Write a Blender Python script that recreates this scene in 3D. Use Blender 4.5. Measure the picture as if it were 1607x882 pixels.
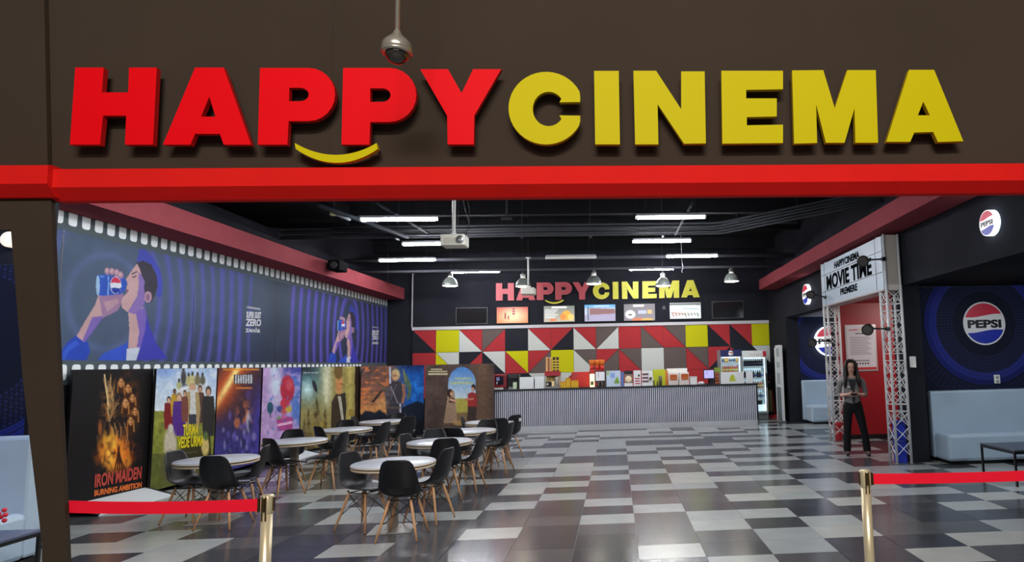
import bpy, bmesh, math, random
import numpy as np
from mathutils import Vector, Matrix

for o in list(bpy.data.objects):
    bpy.data.objects.remove(o)
random.seed(7)
rng = np.random.RandomState(7)
SC = bpy.context.scene
COL = SC.collection
PI = math.pi

# ------------------------------------------------------------------ camera (solved from the photograph's vanishing points)
CAM_R = np.array([[0.99824283, -0.05447749, -0.02331218],
                  [-0.01755291, 0.10390208, -0.99443263],
                  [0.05659638, 0.99309444, 0.10276327]])      # rows: right, down, forward
CAM_C = np.array([0.0, 0.0, 1.65])
FPX, PPX, PPY = 1000.0, 1022.57, 466.57
camd = bpy.data.cameras.new('camera')
cam = bpy.data.objects.new('camera', camd)
COL.objects.link(cam)
r0, r1, r2 = (Vector(v) for v in CAM_R)
M = Matrix((r0, -r1, -r2)).transposed().to_4x4()
M.translation = Vector(CAM_C)
cam.matrix_world = M
camd.sensor_fit = 'HORIZONTAL'
camd.sensor_width = 36
camd.lens = FPX / 1607 * 36
camd.shift_x = (803.5 - PPX) / 1607
camd.shift_y = (PPY - 441) / 1607
camd.clip_end = 200
SC.camera = cam

# ------------------------------------------------------------------ world, lights, exposure
world = bpy.data.worlds.new('world')
SC.world = world
world.use_nodes = True
world.node_tree.nodes['Background'].inputs[0].default_value = (1.0, 0.93, 0.86, 1)
world.node_tree.nodes['Background'].inputs[1].default_value = 0.10
SC.view_settings.view_transform = 'Standard'
SC.view_settings.look = 'None'
SC.view_settings.exposure = 0.0
SC.view_settings.gamma = 1.0
SC.view_settings.use_curve_mapping = False
SC.cycles.use_denoising = True
SC.cycles.max_bounces = 8


def area_light(name, loc, target, sx, sy, power, color):
    d = bpy.data.lights.new(name, 'AREA')
    d.shape = 'RECTANGLE'
    d.size, d.size_y = sx, sy
    d.energy = power
    d.color = color
    o = bpy.data.objects.new(name, d)
    COL.objects.link(o)
    o.location = loc
    o.rotation_euler = (Vector(target) - Vector(loc)).to_track_quat('-Z', 'Y').to_euler()
    return o


# lamps of the shopping arcade in front of the entrance
area_light('arcade_lamp', (-0.2, -4.0, 6.9), (0, 3.6, 3.0), 3.2, 0.4, 460, (1.0, 0.93, 0.84))
area_light('arcade_lamp', (0.3, -3.5, 6.0), (0, 6, 0.5), 6.0, 3.0, 230, (1.0, 0.95, 0.9))
# unseen lights added behind the fascia to brighten the hall and the left mural
for _x, _a in ((-3.6, -6.7), (-1.2, -1.2), (1.4, 1.4)):
    for _y, _z in ((5.4, 3.72), (8.2, 4.0)):
        area_light('hall_fill', (_x, _y, _z), (_a, _y + 1.2, 0.8), 1.3, 0.12, 46, (0.92, 0.96, 1.0))
# unseen lights added to brighten the booths and the red corridor
area_light('booth_fill', (6.2, 7.6, 2.74), (6.2, 8.6, 0), 1.0, 0.5, 52, (0.86, 0.93, 1.0))
area_light('booth_fill', (6.2, 15.0, 2.74), (6.2, 15.6, 0), 1.0, 0.5, 30, (0.86, 0.93, 1.0))
area_light('booth_fill', (-7.2, 4.9, 3.3), (-7.0, 6.2, 0.8), 0.8, 0.5, 30, (0.16, 0.34, 1.0))  # bluish light added to tint the left bench
area_light('corridor_fill', (6.3, 11.6, 2.74), (5.6, 12.4, 0), 0.6, 0.4, 34, (1.0, 0.93, 0.88))


# ------------------------------------------------------------------ pixel <-> place
def ray(x, y):
    return CAM_R.T @ np.array([(x - PPX) / FPX, (y - PPY) / FPX, 1.0])


def on(x, y, ax, val):
    d = ray(x, y)
    return CAM_C + (val - CAM_C[ax]) / d[ax] * d


def on_plane(x, y, p0, n):
    d = ray(x, y)
    t = np.dot(np.array(p0) - CAM_C, n) / np.dot(d, n)
    return CAM_C + t * d


def proj(P):
    q = (np.asarray(P, float) - CAM_C) @ CAM_R.T
    return PPX + FPX * q[..., 0] / q[..., 2], PPY + FPX * q[..., 1] / q[..., 2]


# ------------------------------------------------------------------ materials
def lin(c):
    c = np.asarray(c, float) / 255.0
    return np.where(c <= 0.04045, c / 12.92, ((c + 0.055) / 1.055) ** 2.4)


MATS = {}


def mat(name, rgb=(128, 128, 128), rough=0.5, metal=0.0, spec=0.5, emit=0.0, var=0.0, scale=6.0, bump=0.0, coat=0.0, stretch=None, erg=None):
    if name in MATS:
        return MATS[name]
    m = bpy.data.materials.new(name)
    m.use_nodes = True
    nt = m.node_tree
    b = nt.nodes['Principled BSDF']
    c = tuple(lin(rgb)) + (1,)
    b.inputs['Base Color'].default_value = c
    b.inputs['Roughness'].default_value = rough
    b.inputs['Metallic'].default_value = metal
    b.inputs['Specular IOR Level'].default_value = spec
    if coat:
        b.inputs['Coat Weight'].default_value = coat
    if emit:
        b.inputs['Emission Color'].default_value = tuple(lin(erg or rgb)) + (1,)
        b.inputs['Emission Strength'].default_value = emit
    if var or bump:
        tc = nt.nodes.new('ShaderNodeTexCoord')
        mp = nt.nodes.new('ShaderNodeMapping')
        nt.links.new(tc.outputs['Object'], mp.inputs[0])
        if stretch:
            mp.inputs['Scale'].default_value = stretch
        nz = nt.nodes.new('ShaderNodeTexNoise')
        nz.inputs['Scale'].default_value = scale
        nz.inputs['Detail'].default_value = 5
        nt.links.new(mp.outputs[0], nz.inputs[0])
        if var:
            mr = nt.nodes.new('ShaderNodeMapRange')
            mr.inputs[1].default_value = 0.3
            mr.inputs[2].default_value = 0.7
            mr.inputs[3].default_value = 1 - var
            mr.inputs[4].default_value = 1 + var
            nt.links.new(nz.outputs[0], mr.inputs[0])
            mx = nt.nodes.new('ShaderNodeMix')
            mx.data_type = 'RGBA'
            mx.blend_type = 'MULTIPLY'
            mx.inputs[0].default_value = 1
            mx.inputs[6].default_value = c
            nt.links.new(mr.outputs[0], mx.inputs[7])
            nt.links.new(mx.outputs[2], b.inputs['Base Color'])
        if bump:
            bp = nt.nodes.new('ShaderNodeBump')
            bp.inputs['Strength'].default_value = bump
            bp.inputs['Distance'].default_value = 0.01
            nt.links.new(nz.outputs[0], bp.inputs['Height'])
            nt.links.new(bp.outputs[0], b.inputs['Normal'])
    MATS[name] = m
    return m


def print_mat(name, rough=0.45, emit=0.0, spec=0.4):
    if name in MATS:
        return MATS[name]
    m = bpy.data.materials.new(name)
    m.use_nodes = True
    nt = m.node_tree
    b = nt.nodes['Principled BSDF']
    a = nt.nodes.new('ShaderNodeVertexColor')
    a.layer_name = 'print'
    b.inputs['Roughness'].default_value = rough
    b.inputs['Specular IOR Level'].default_value = spec
    if emit:
        b.inputs['Base Color'].default_value = (0.01, 0.01, 0.01, 1)
        nt.links.new(a.outputs[0], b.inputs['Emission Color'])
        b.inputs['Emission Strength'].default_value = emit
    else:
        nt.links.new(a.outputs[0], b.inputs['Base Color'])
    MATS[name] = m
    return m


# ------------------------------------------------------------------ mesh building
WLOC = {}


class MB:
    def __init__(s):
        s.v, s.f, s.mi, s.sm = [], [], [], []

    def add(s, verts, faces, mi=0, sm=False):
        n = len(s.v)
        s.v += [tuple(map(float, p)) for p in verts]
        for f in faces:
            s.f.append([i + n for i in f])
            s.mi.append(mi)
            s.sm.append(sm)
        return s

    def box(s, x0, x1, y0, y1, z0, z1, mi=0, rot=0.0, piv=None):
        P = [(x, y, z) for z in (z0, z1) for y in (y0, y1) for x in (x0, x1)]
        if rot:
            cx, cy = piv or ((x0 + x1) / 2, (y0 + y1) / 2)
            ca, sa = math.cos(rot), math.sin(rot)
            P = [(cx + (x - cx) * ca - (y - cy) * sa, cy + (x - cx) * sa + (y - cy) * ca, z) for x, y, z in P]
        return s.add(P, [(0, 2, 3, 1), (4, 5, 7, 6), (0, 1, 5, 4), (2, 6, 7, 3), (0, 4, 6, 2), (1, 3, 7, 5)], mi)

    def bev(s, x0, x1, y0, y1, z0, z1, b=0.01, mi=0):
        bm = bmesh.new()
        bmesh.ops.create_cube(bm, size=1)
        for v in bm.verts:
            v.co = (x0 + (v.co.x + .5) * (x1 - x0), y0 + (v.co.y + .5) * (y1 - y0), z0 + (v.co.z + .5) * (z1 - z0))
        bmesh.ops.bevel(bm, geom=bm.edges[:], offset=b, segments=2, affect='EDGES', profile=0.5)
        bm.verts.index_update()
        s.add([v.co for v in bm.verts], [[v.index for v in f.verts] for f in bm.faces], mi, False)
        bm.free()
        return s

    def tube(s, p0, p1, ra, rb=None, n=8, mi=0, caps=True):
        rb = ra if rb is None else rb
        return s.path([p0, p1], [ra, rb], n, mi, caps)

    def path(s, pts, rad, n=8, mi=0, caps=True):
        pts = [Vector(p) for p in pts]
        if not hasattr(rad, '__len__'):
            rad = [rad] * len(pts)
        V, F = [], []
        prev = None
        for i, p in enumerate(pts):
            d = (pts[min(i + 1, len(pts) - 1)] - pts[max(i - 1, 0)]).normalized()
            if prev is None:
                u = d.orthogonal().normalized()
            else:
                u = (prev - d * prev.dot(d)).normalized()
            prev = u
            w = d.cross(u)
            for k in range(n):
                a = 2 * PI * k / n
                V.append(p + (u * math.cos(a) + w * math.sin(a)) * rad[i])
        for i in range(len(pts) - 1):
            for k in range(n):
                F.append((i * n + k, i * n + (k + 1) % n, (i + 1) * n + (k + 1) % n, (i + 1) * n + k))
        s.add(V, F, mi, True)
        if caps:
            b = len(s.v) - len(V)
            s.f.append([b + k for k in range(n)][::-1]); s.mi.append(mi); s.sm.append(False)
            e = len(s.v) - n
            s.f.append([e + k for k in range(n)]); s.mi.append(mi); s.sm.append(False)
        return s

    def lathe(s, prof, c=(0, 0, 0), n=20, mi=0, sm=True, axis='z', caps=True):
        V, F = [], []
        for r, z in prof:
            for k in range(n):
                a = 2 * PI * k / n
                x, y = r * math.cos(a), r * math.sin(a)
                if axis == 'z':
                    V.append((c[0] + x, c[1] + y, c[2] + z))
                elif axis == 'y':
                    V.append((c[0] + x, c[1] + z, c[2] - y))
                else:
                    V.append((c[0] + z, c[1] + x, c[2] + y))
        m = len(prof)
        for i in range(m - 1):
            for k in range(n):
                F.append((i * n + k, i * n + (k + 1) % n, (i + 1) * n + (k + 1) % n, (i + 1) * n + k))
        if caps:
            F.append([k for k in range(n)][::-1])
            F.append([(m - 1) * n + k for k in range(n)])
        return s.add(V, F, mi, sm)

    def prism(s, front, back, mi=0, sidemi=None):
        """front/back: matching outlines (lists of 3D points)."""
        n = len(front)
        sidemi = mi if sidemi is None else sidemi
        s.add(list(front) + list(back), [list(range(n)), list(range(2 * n - 1, n - 1, -1))], mi)
        s.add(list(front) + list(back), [(i, i + n, (i + 1) % n + n, (i + 1) % n) for i in range(n)], sidemi)
        return s

    def ball(s, c, r, mi=0, n=10, m=7):
        rx, ry, rz = r if hasattr(r, '__len__') else (r, r, r)
        V, F = [], []
        for i in range(m + 1):
            t = PI * i / m
            for k in range(n):
                a = 2 * PI * k / n
                V.append((c[0] + rx * math.sin(t) * math.cos(a), c[1] + ry * math.sin(t) * math.sin(a), c[2] - rz * math.cos(t)))
        for i in range(m):
            for k in range(n):
                F.append((i * n + k, i * n + (k + 1) % n, (i + 1) * n + (k + 1) % n, (i + 1) * n + k))
        return s.add(V, F, mi, True)

    def build(s, name, mats, parent=None, loc=None, fix=True):
        me = bpy.data.meshes.new(name)
        base = Vector(WLOC[parent.name]) if parent else Vector((0, 0, 0) if loc is None else [float(q) for q in loc])
        me.from_pydata([tuple(Vector(p) - base) for p in s.v], [], s.f)
        ms = mats if isinstance(mats, (list, tuple)) else [mats]
        for m in ms:
            me.materials.append(m)
        me.polygons.foreach_set('material_index', s.mi)
        me.polygons.foreach_set('use_smooth', s.sm)
        if fix:
            bm = bmesh.new()
            bm.from_mesh(me)
            bmesh.ops.remove_doubles(bm, verts=bm.verts, dist=1e-5)
            bmesh.ops.recalc_face_normals(bm, faces=bm.faces)
            bm.to_mesh(me)
            bm.free()
        return link(name, me, parent, base)


def link(name, me, parent=None, base=(0, 0, 0)):
    o = bpy.data.objects.new(name, me)
    COL.objects.link(o)
    if parent:
        o.parent = parent
    else:
        o.location = base
    WLOC[o.name] = tuple(base)
    return o


def tag(o, label=None, cat=None, group=None, kind=None):
    if label: o['label'] = label
    if cat: o['category'] = cat
    if group: o['group'] = group
    if kind: o['kind'] = kind
    return o


def thing(name, label, cat, loc=(0, 0, 0), group=None):
    o = bpy.data.objects.new(name, None)
    o.empty_display_size = 0.1
    COL.objects.link(o)
    o.location = loc
    WLOC[o.name] = tuple(loc)
    return tag(o, label, cat, group)


def children(o):
    return [c for c in bpy.data.objects if c.parent == o]


def dup(root, loc, rz, label=None, group=None):
    r = root.copy(); COL.objects.link(r)
    r.location = loc
    r.rotation_euler = (0, 0, rz)
    if label: r['label'] = label
    if group: r['group'] = group
    WLOC[r.name] = tuple(loc)
    for ch in KIDS[root.name]:
        c = ch.copy(); COL.objects.link(c); c.parent = r
        for g in KIDS.get(ch.name, []):
            d = g.copy(); COL.objects.link(d); d.parent = c
    return r


KIDS = {}


def reg(root):
    KIDS[root.name] = children(root)
    for c in KIDS[root.name]:
        KIDS[c.name] = children(c)


def struct(o):
    o['kind'] = 'structure'
    return o


def ref_place(me):
    return me


# ------------------------------------------------------------------ lettering
_fc = bpy.data.curves.new('lettering', 'FONT')
_fo = bpy.data.objects.new('lettering', _fc)


def text_mesh(body, bold=0.0, extrude=0.0):
    _fc.body = body
    _fc.offset = bold
    _fc.extrude = extrude
    _fc.resolution_u = 3
    COL.objects.link(_fo)
    dg = bpy.context.evaluated_depsgraph_get()
    dg.update()
    me = bpy.data.meshes.new_from_object(_fo.evaluated_get(dg))
    COL.objects.unlink(_fo)
    return me


def text_at(body, pl, pr, up, height, m, parent, name='lettering', bold=0.03, out=(0, 0, 0), thick=0.002):
    """text whose baseline runs from pl to pr; cap height as given; lifted by the vector out"""
    me = text_mesh(body, bold, 0.5)
    n = len(me.vertices)
    co = np.empty(n * 3); me.vertices.foreach_get('co', co); co = co.reshape(-1, 3)
    mn, mx = co.min(0), co.max(0)
    caph = 0.69
    if not any(ch in body for ch in 'gjpqy,;()ȘȚQ'):
        caph = mx[1]
    pl, pr, up, out = (np.array(q, float) for q in (pl, pr, up, out))
    d = pr - pl
    nrm = np.cross(d / np.linalg.norm(d), up)
    u = (co[:, 0:1] - mn[0]) / max(mx[0] - mn[0], 1e-6)
    W = pl + u * d + co[:, 1:2] / caph * height * up + out + co[:, 2:3] * thick * nrm
    base = np.array(WLOC[parent.name]) if parent else np.zeros(3)
    me.vertices.foreach_set('co', (W - base).ravel())
    me.materials.clear()
    me.materials.append(m)
    me.update()
    me.name = name
    return link(name, me, parent, base)


def text_px(body, xl, yl, xr, yr, hpx, p0, n, m, parent, lift=0.006, bold=0.03, name='lettering'):
    """text on the plane (p0, n); baseline ends and cap height measured in the photograph"""
    n = np.array(n, float)
    a, b = on_plane(xl, yl, p0, n), on_plane(xr, yr, p0, n)
    t = on_plane(xl, yl - hpx, p0, n)
    up = np.array([0, 0, 1.0])
    h = np.linalg.norm(t - a)
    return text_at(body, a, b, up, h, m, parent, name, bold, n * lift)


# ------------------------------------------------------------------ flat prints: colour stored per point of a fine sheet
def vnoise(x, y, s=1.0, seed=0):
    x, y = np.asarray(x) / s, np.asarray(y) / s
    xi, yi = np.floor(x).astype(int), np.floor(y).astype(int)
    fx, fy = x - xi, y - yi
    fx, fy = fx * fx * (3 - 2 * fx), fy * fy * (3 - 2 * fy)

    def h(a, b):
        v = np.sin(a * 127.1 + b * 311.7 + seed * 74.7) * 43758.5453
        return v - np.floor(v)
    return (h(xi, yi) * (1 - fx) + h(xi + 1, yi) * fx) * (1 - fy) + (h(xi, yi + 1) * (1 - fx) + h(xi + 1, yi + 1) * fx) * fy


def fbm(x, y, s=1.0, seed=0, o=4):
    t, a, n = 0, 0.5, 0
    for i in range(o):
        t = t + a * vnoise(x, y, s / 2 ** i, seed + i * 3.7); n += a; a *= 0.5
    return t / n


class Paint:
    """colour field over points that carry 2D design coordinates (X, Y down)"""
    def __init__(s, X, Y, base):
        s.X, s.Y = X, Y
        s.c = np.empty(X.shape + (3,)); s.c[:] = base

    def mix(s, a, col):
        a = np.clip(a, 0, 1)[..., None]
        col = np.asarray(col, float)
        s.c = s.c * (1 - a) + col * a
        return s

    def grad(s, y0, c0, y1, c1, a=1.0, ax='Y'):
        t = np.clip(((s.Y if ax == 'Y' else s.X) - y0) / (y1 - y0), 0, 1)[..., None]
        col = np.array(c0, float) * (1 - t) + np.array(c1, float) * t
        s.c = s.c * (1 - a) + col * a
        return s

    def poly(s, pts, col, a=1.0):
        ins = np.zeros(s.X.shape, bool)
        n = len(pts)
        for i in range(n):
            x0, y0 = pts[i]; x1, y1 = pts[(i + 1) % n]
            if y0 == y1: continue
            cond = (s.Y >= min(y0, y1)) & (s.Y < max(y0, y1))
            xx = x0 + (s.Y - y0) * (x1 - x0) / (y1 - y0)
            ins ^= cond & (s.X < xx)
        return s.mix(ins * a, col)

    def ell(s, cx, cy, rx, ry, col, a=1.0, soft=0.15, rot=0.0):
        dx, dy = s.X - cx, s.Y - cy
        if rot:
            dx, dy = dx * math.cos(rot) + dy * math.sin(rot), -dx * math.sin(rot) + dy * math.cos(rot)
        d = np.sqrt((dx / rx) ** 2 + (dy / ry) ** 2)
        return s.mix(np.clip((1 - d) / soft + 0.5, 0, 1) * a, col)

    def ring(s, cx, cy, rx, ry, w, col, a=1.0):
        d = np.sqrt(((s.X - cx) / rx) ** 2 + ((s.Y - cy) / ry) ** 2)
        return s.mix(np.exp(-((d - 1) / w) ** 2) * a, col)

    def line(s, x0, y0, x1, y1, w, col, a=1.0, soft=0.5):
        dx, dy = x1 - x0, y1 - y0
        t = np.clip(((s.X - x0) * dx + (s.Y - y0) * dy) / (dx * dx + dy * dy), 0, 1)
        d = np.hypot(s.X - x0 - t * dx, s.Y - y0 - t * dy)
        return s.mix(np.clip((w - d) / soft + 0.5, 0, 1) * a, col)

    def tex(s, amt, scale, seed=0, sy=1.0):
        s.c = s.c * (1 + amt * (fbm(s.X, s.Y * sy, scale, seed) - 0.5)[..., None] * 2)
        return s


def sheet(name, P, col, m, parent, kind=None):
    """P: (rows, cols, 3) points; col: (rows, cols, 3) sRGB 0-255"""
    R_, C_ = P.shape[:2]
    base = np.array(WLOC[parent.name]) if parent else np.zeros(3)
    me = bpy.data.meshes.new(name)
    idx = np.arange(R_ * C_).reshape(R_, C_)
    F = np.stack([idx[:-1, :-1], idx[1:, :-1], idx[1:, 1:], idx[:-1, 1:]], -1).reshape(-1, 4)
    me.vertices.add(R_ * C_)
    me.vertices.foreach_set('co', (P - base).reshape(-1))
    me.loops.add(F.size); me.loops.foreach_set('vertex_index', F.ravel().astype(np.int32))
    me.polygons.add(len(F))
    me.polygons.foreach_set('loop_start', np.arange(0, F.size, 4, dtype=np.int32))
    me.update(calc_edges=True)
    a = me.color_attributes.new('print', 'FLOAT_COLOR', 'POINT')
    L = np.ones((R_ * C_, 4), np.float32)
    L[:, :3] = lin(np.clip(col, 0, 255).reshape(-1, 3))
    a.data.foreach_set('color', L.ravel())
    me.materials.append(m)
    return link(name, me, parent, base)


def quad_points(a, b, z0, z1, cols, rows, lift=(0, 0, 0)):
    """upright sheet from a=(x,y) to b=(x,y); row 0 at the top"""
    t = np.linspace(0, 1, cols)
    z = np.linspace(z1, z0, rows)
    P = np.empty((rows, cols, 3))
    P[..., 0] = (a[0] + (b[0] - a[0]) * t)[None] + lift[0]
    P[..., 1] = (a[1] + (b[1] - a[1]) * t)[None] + lift[1]
    P[..., 2] = z[:, None] + lift[2]
    return P


# palette
BLACK_WALL = mat('black wall paint', (37, 38, 44), 0.85, spec=0.08, var=0.12, scale=1.5)
HALL_CEIL = mat('black ceiling paint', (15, 16, 19), 0.8, spec=0.2, var=0.2, scale=1)
FASCIA = mat('dark brown fascia board', (64, 54, 46), 0.85, spec=0.08, var=0.10, scale=0.7)
BAND_RED = mat('red band lacquer', (222, 30, 26), 0.7, spec=0.08, var=0.04)
BEAM_RED = mat('dull red beam paint', (142, 66, 72), 0.85, spec=0.06, var=0.05)
GROUT = mat('floor grout', (120, 122, 122), 0.6)
METAL_BLACK = mat('black metal', (18, 18, 20), 0.4, spec=0.5)
METAL_GREY = mat('grey painted steel', (150, 145, 138), 0.4, 0.3, var=0.05)
STEEL = mat('brushed steel', (180, 180, 178), 0.3, 0.9, var=0.06)
WHITE = mat('white plastic', (222, 222, 216), 0.4)
PIPE = mat('dark grey conduit', (62, 64, 70), 0.75)

FLOOR_LIGHT = [mat('light grey porcelain %s' % s, c, 0.22, spec=0.5, var=0.06, scale=3) for s, c in (('a', (156, 160, 158)), ('b', (149, 153, 154)), ('c', (165, 166, 161)))]
FLOOR_DARK = [mat('charcoal porcelain %s' % s, c, 0.2, spec=0.5, var=0.10, scale=3) for s, c in (('a', (66, 68, 72)), ('b', (58, 60, 66)), ('c', (80, 80, 82)))]

# ================================================================== THE SETTING
XL, XR, YR, YF, ZC = -6.7, 4.6, 19.0, 3.6, 5.2
OPEN_Z = 2.8

# ---- floor: slab with every tile laid on it
mb = MB().box(-10, 9, -5, 19.6, -0.12, -0.006)
floor = struct(mb.build('floor', GROUT, loc=(0, 0, -0.12)))
TX, TY, T0X, T0Y = 0.575, 0.4195, -0.415, 7.268
TILE_ROWS = {
    0: "DDDD L D L DDD L D L DDD L D LLLL D LLL",
    1: "D L DDD L DD L DD L DD LL D LL DD L D LLL DD L",
    2: "L DD LL DDD LLL DD L D LL D L DD L D L D LL",
    3: "D LL D L D L DD L D LL D L DD L DDD L D LL",
    4: "DD LL DD LL D L D L D L D L D LL DDD L D LL",
    5: "L DDDD L D LL D L DD L D LL D L D L D L D L D L",
    6: "D L DDDD LL DD LLL D L D L D LLL D LL D LL",
    7: "LL L D L D L DD L L D D L D L L D L L D LL",
    8: "LL DD D L DD L D L D L L D L D L L",
    9: "LL LL D D L L D L D L D L",
    -1: "DDDDDDD L D L D LLL DD LLLLL D L D LL",
    -2: "DDD L DD L D LL D L D LLL D LL DD L D LL D L",
    -3: "DDDDD L DDDD L DD LLL DD L D LLL D L",
    -4: "DD L DD L D D L D",
    -5: "DDDDD LL D D L D",
    -6: "DDDDDDD L D L D",
    -7: "L LLL DDDD L L D",
    -8: "D LD LL D LL D L",
    -9: "L LLL D LLL D D L"}
TILE_ROWS = {k: v.replace(' ', '') for k, v in TILE_ROWS.items()}


def tile_tone(k, j):
    s = TILE_ROWS.get(k)
    if s and 0 <= j + 5 < len(s) and s[j + 5] in 'LD':
        return s[j + 5]
    r = random.Random(k * 131 + j * 17 + 5)
    return 'L' if r.random() < 0.5 else 'D'


tile_me = {}
g = 0.0018
bm_ = MB()
bm_.add([(-TX / 2 + g, -TY / 2 + g, -0.006), (TX / 2 - g, -TY / 2 + g, -0.006), (TX / 2 - g, TY / 2 - g, -0.006), (-TX / 2 + g, TY / 2 - g, -0.006),
         (-TX / 2 + g + .001, -TY / 2 + g + .001, 0), (TX / 2 - g - .001, -TY / 2 + g + .001, 0), (TX / 2 - g - .001, TY / 2 - g - .001, 0), (-TX / 2 + g + .001, TY / 2 - g - .001, 0)],
        [(4, 5, 6, 7), (0, 1, 5, 4), (1, 2, 6, 5), (2, 3, 7, 6), (3, 0, 4, 7)])
far_light, far_dark = MB(), MB()
n_tiles = 0
for j in range(-6, 29):
    for k in range(-17, 15):
        cx, cy = T0X + TX * (k + .5), T0Y + TY * (j + .5)
        tone = tile_tone(k, j)
        px, py = proj(np.array([cx, cy, 0.0]))
        seen = -40 < px < 1647 and py < 905
        if seen and cy < 10.9 and XL < cx < 6.0 and n_tiles < 298:
            v = random.Random(k * 7 + j * 3).randrange(3)
            key = tone + str(v)
            if key not in tile_me:
                o = bm_.build('tile', (FLOOR_LIGHT if tone == 'L' else FLOOR_DARK)[v])
                tile_me[key] = o.data
                bpy.data.objects.remove(o)
            o = bpy.data.objects.new('tile', tile_me[key])
            COL.objects.link(o)
            o.parent = floor
            o.location = (cx, cy, 0.12)
            n_tiles += 1
        else:
            (far_light if tone == 'L' else far_dark).add([(cx + a, cy + b, c) for a, b, c in bm_.v], bm_.f)
tag(far_light.build('floor_tiling', FLOOR_LIGHT[1], floor, fix=False), kind='stuff')
tag(far_dark.build('floor_tiling', FLOOR_DARK[1], floor, fix=False), kind='stuff')

# ---- walls and ceiling
mb = MB().box(-7.0, 7.4, YF + 0.2, YR + 0.3, ZC, ZC + 0.15)
struct(mb.build('ceiling', HALL_CEIL, loc=(0, 0, ZC)))
for yy in (6.2, 8.4, 10.75, 13.5, 15.3, 17.85):
    struct(MB().box(-6.69, 4.59, yy, yy + 0.16, ZC - 0.32, ZC - .001).build('ceiling_joist', HALL_CEIL, loc=(0, yy, ZC - .3)))
wall_left = struct(MB().box(XL - 0.15, XL, 6.46, YR + .05, 0, ZC).build('wall_left', BLACK_WALL, loc=(XL, 11, 0)))
wall_rear = struct(MB().box(-6.7, 7.3, YR + 0.06, YR + 0.25, 0, ZC).build('wall_rear', BLACK_WALL, loc=(0, YR + .1, 0)))
# right wall with three openings: near booth, red corridor, far booth
segs = [(3.9, 5.6, 0, OPEN_Z), (9.98, 10.35, 0, OPEN_Z), (13.1, 13.45, 0, OPEN_Z), (17.0, YR + .06, 0, OPEN_Z), (3.9, YR + .06, OPEN_Z, ZC)]
mb = MB()
for y0, y1, z0, z1 in segs:
    mb.box(XR, XR + 0.3, y0, y1, z0, z1)
wall_right = struct(mb.build('wall_right', BLACK_WALL, loc=(XR, 11, 0), fix=False))
NAVY = mat('navy wall print', (20, 22, 36), 0.5)
mb = MB().box(XR + .3, 7.2, 10.2, 10.35, 0, OPEN_Z + .2).box(7.2, 7.3, 5.6, 10.35, 0, OPEN_Z + .2).box(XR + .3, 7.2, 5.5, 5.6, 0, OPEN_Z + .2)
struct(mb.build('wall_booth_near', BLACK_WALL, loc=(6, 10.2, 0), fix=False))
struct(MB().box(XR + .3, 7.3, 5.5, 10.35, OPEN_Z, OPEN_Z + .1).build('ceiling_booth_near', HALL_CEIL, loc=(6, 8, OPEN_Z)))
DOOR_RED = mat('deep red wall paint', (150, 22, 30), 0.45, var=0.06, scale=2)
wall_corr = struct(MB().box(XR + .0, 7.3, 13.1 - .02, 13.1, 0, OPEN_Z).box(7.2, 7.3, 10.4, 13.1, 0, OPEN_Z).box(XR + .3, 7.3, 10.36, 10.4, 0, OPEN_Z).build('wall_corridor', DOOR_RED, loc=(6, 13, 0), fix=False))
struct(MB().box(XR + .3, 7.3, 10.36, 13.1, OPEN_Z, OPEN_Z + .1).build('ceiling_corridor', DOOR_RED, loc=(6, 12, OPEN_Z)))
mb = MB().box(XR + .3, 7.2, 17.0, 17.15, 0, OPEN_Z).box(7.2, 7.3, 13.1, 17.1, 0, OPEN_Z).box(XR + .3, 7.2, 13.1, 13.2, 0, OPEN_Z)
struct(mb.build('wall_booth_far', BLACK_WALL, loc=(6, 17, 0), fix=False))
struct(MB().box(XR + .3, 7.3, 13.1, 17.1, OPEN_Z, OPEN_Z + .1).build('ceiling_booth_far', mat('pale grey ceiling', (120, 124, 130), .7), loc=(6, 15, OPEN_Z)))
struct(MB().box(XR + .0, 7.2, 13.06, 13.08, 0, 0.09).build('baseboard_corridor', METAL_BLACK, loc=(6, 13.07, 0)))
# partition of the booth left of the entrance
wall_part = struct(MB().box(-9.5, -5.45, 6.3, 6.45, 0, 3.7).build('wall_booth_left', BLACK_WALL, loc=(-7, 6.3, 0)))
struct(MB().box(-9.6, -9.5, 2.6, 6.4, 0, 3.7).build('wall_arcade_left', FASCIA, loc=(-9.5, 5, 0)))

# ---- entrance facade
fac = struct(MB().box(-3.112, 4.6, YF, YF + .04, 2.612, 2.62).build('wall_facade', FASCIA, loc=(0, YF, 2.6)))
seam = on(521, 100, 1, YF)[0]
MB().box(-3.5, seam - .0004, YF, YF + .04, 2.62, ZC + .1).build('panel', FASCIA, fac)
MB().box(seam + .0004, 4.6, YF, YF + .04, 2.62, ZC + .1).build('panel', FASCIA, fac)
struct(MB().box(3.28, 3.75, YF + .01, YF + .15, 0, 2.6).build('wall_facade_right', FASCIA, loc=(2.9, YF, 0)))
y0_, y1_ = YF - .03, YF - .005
out = [(68, -60), (75, 270), (80, 318), (106, 890), (108, 960), (73, 960), (66, 855), (36, 600), (17, 361), (-120, 356), (-120, -60)]
pts = [on(x, y, 1, y0_) for x, y in out]
pts[4][2] = pts[5][2] = 0.0
bk = [(p[0], y1_, p[2]) for p in pts]
leg = MB().prism(pts, bk)
struct(leg.build('wall_facade_left', FASCIA, loc=(-3.2, YF, 0)))
# red band with a bevelled lower edge
prof = [(-.055, 2.772), (-.075, 2.765), (-.075, 2.664), (-.012, 2.606), (.045, 2.606), (.045, 2.772)]
zt = 2.772


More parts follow.
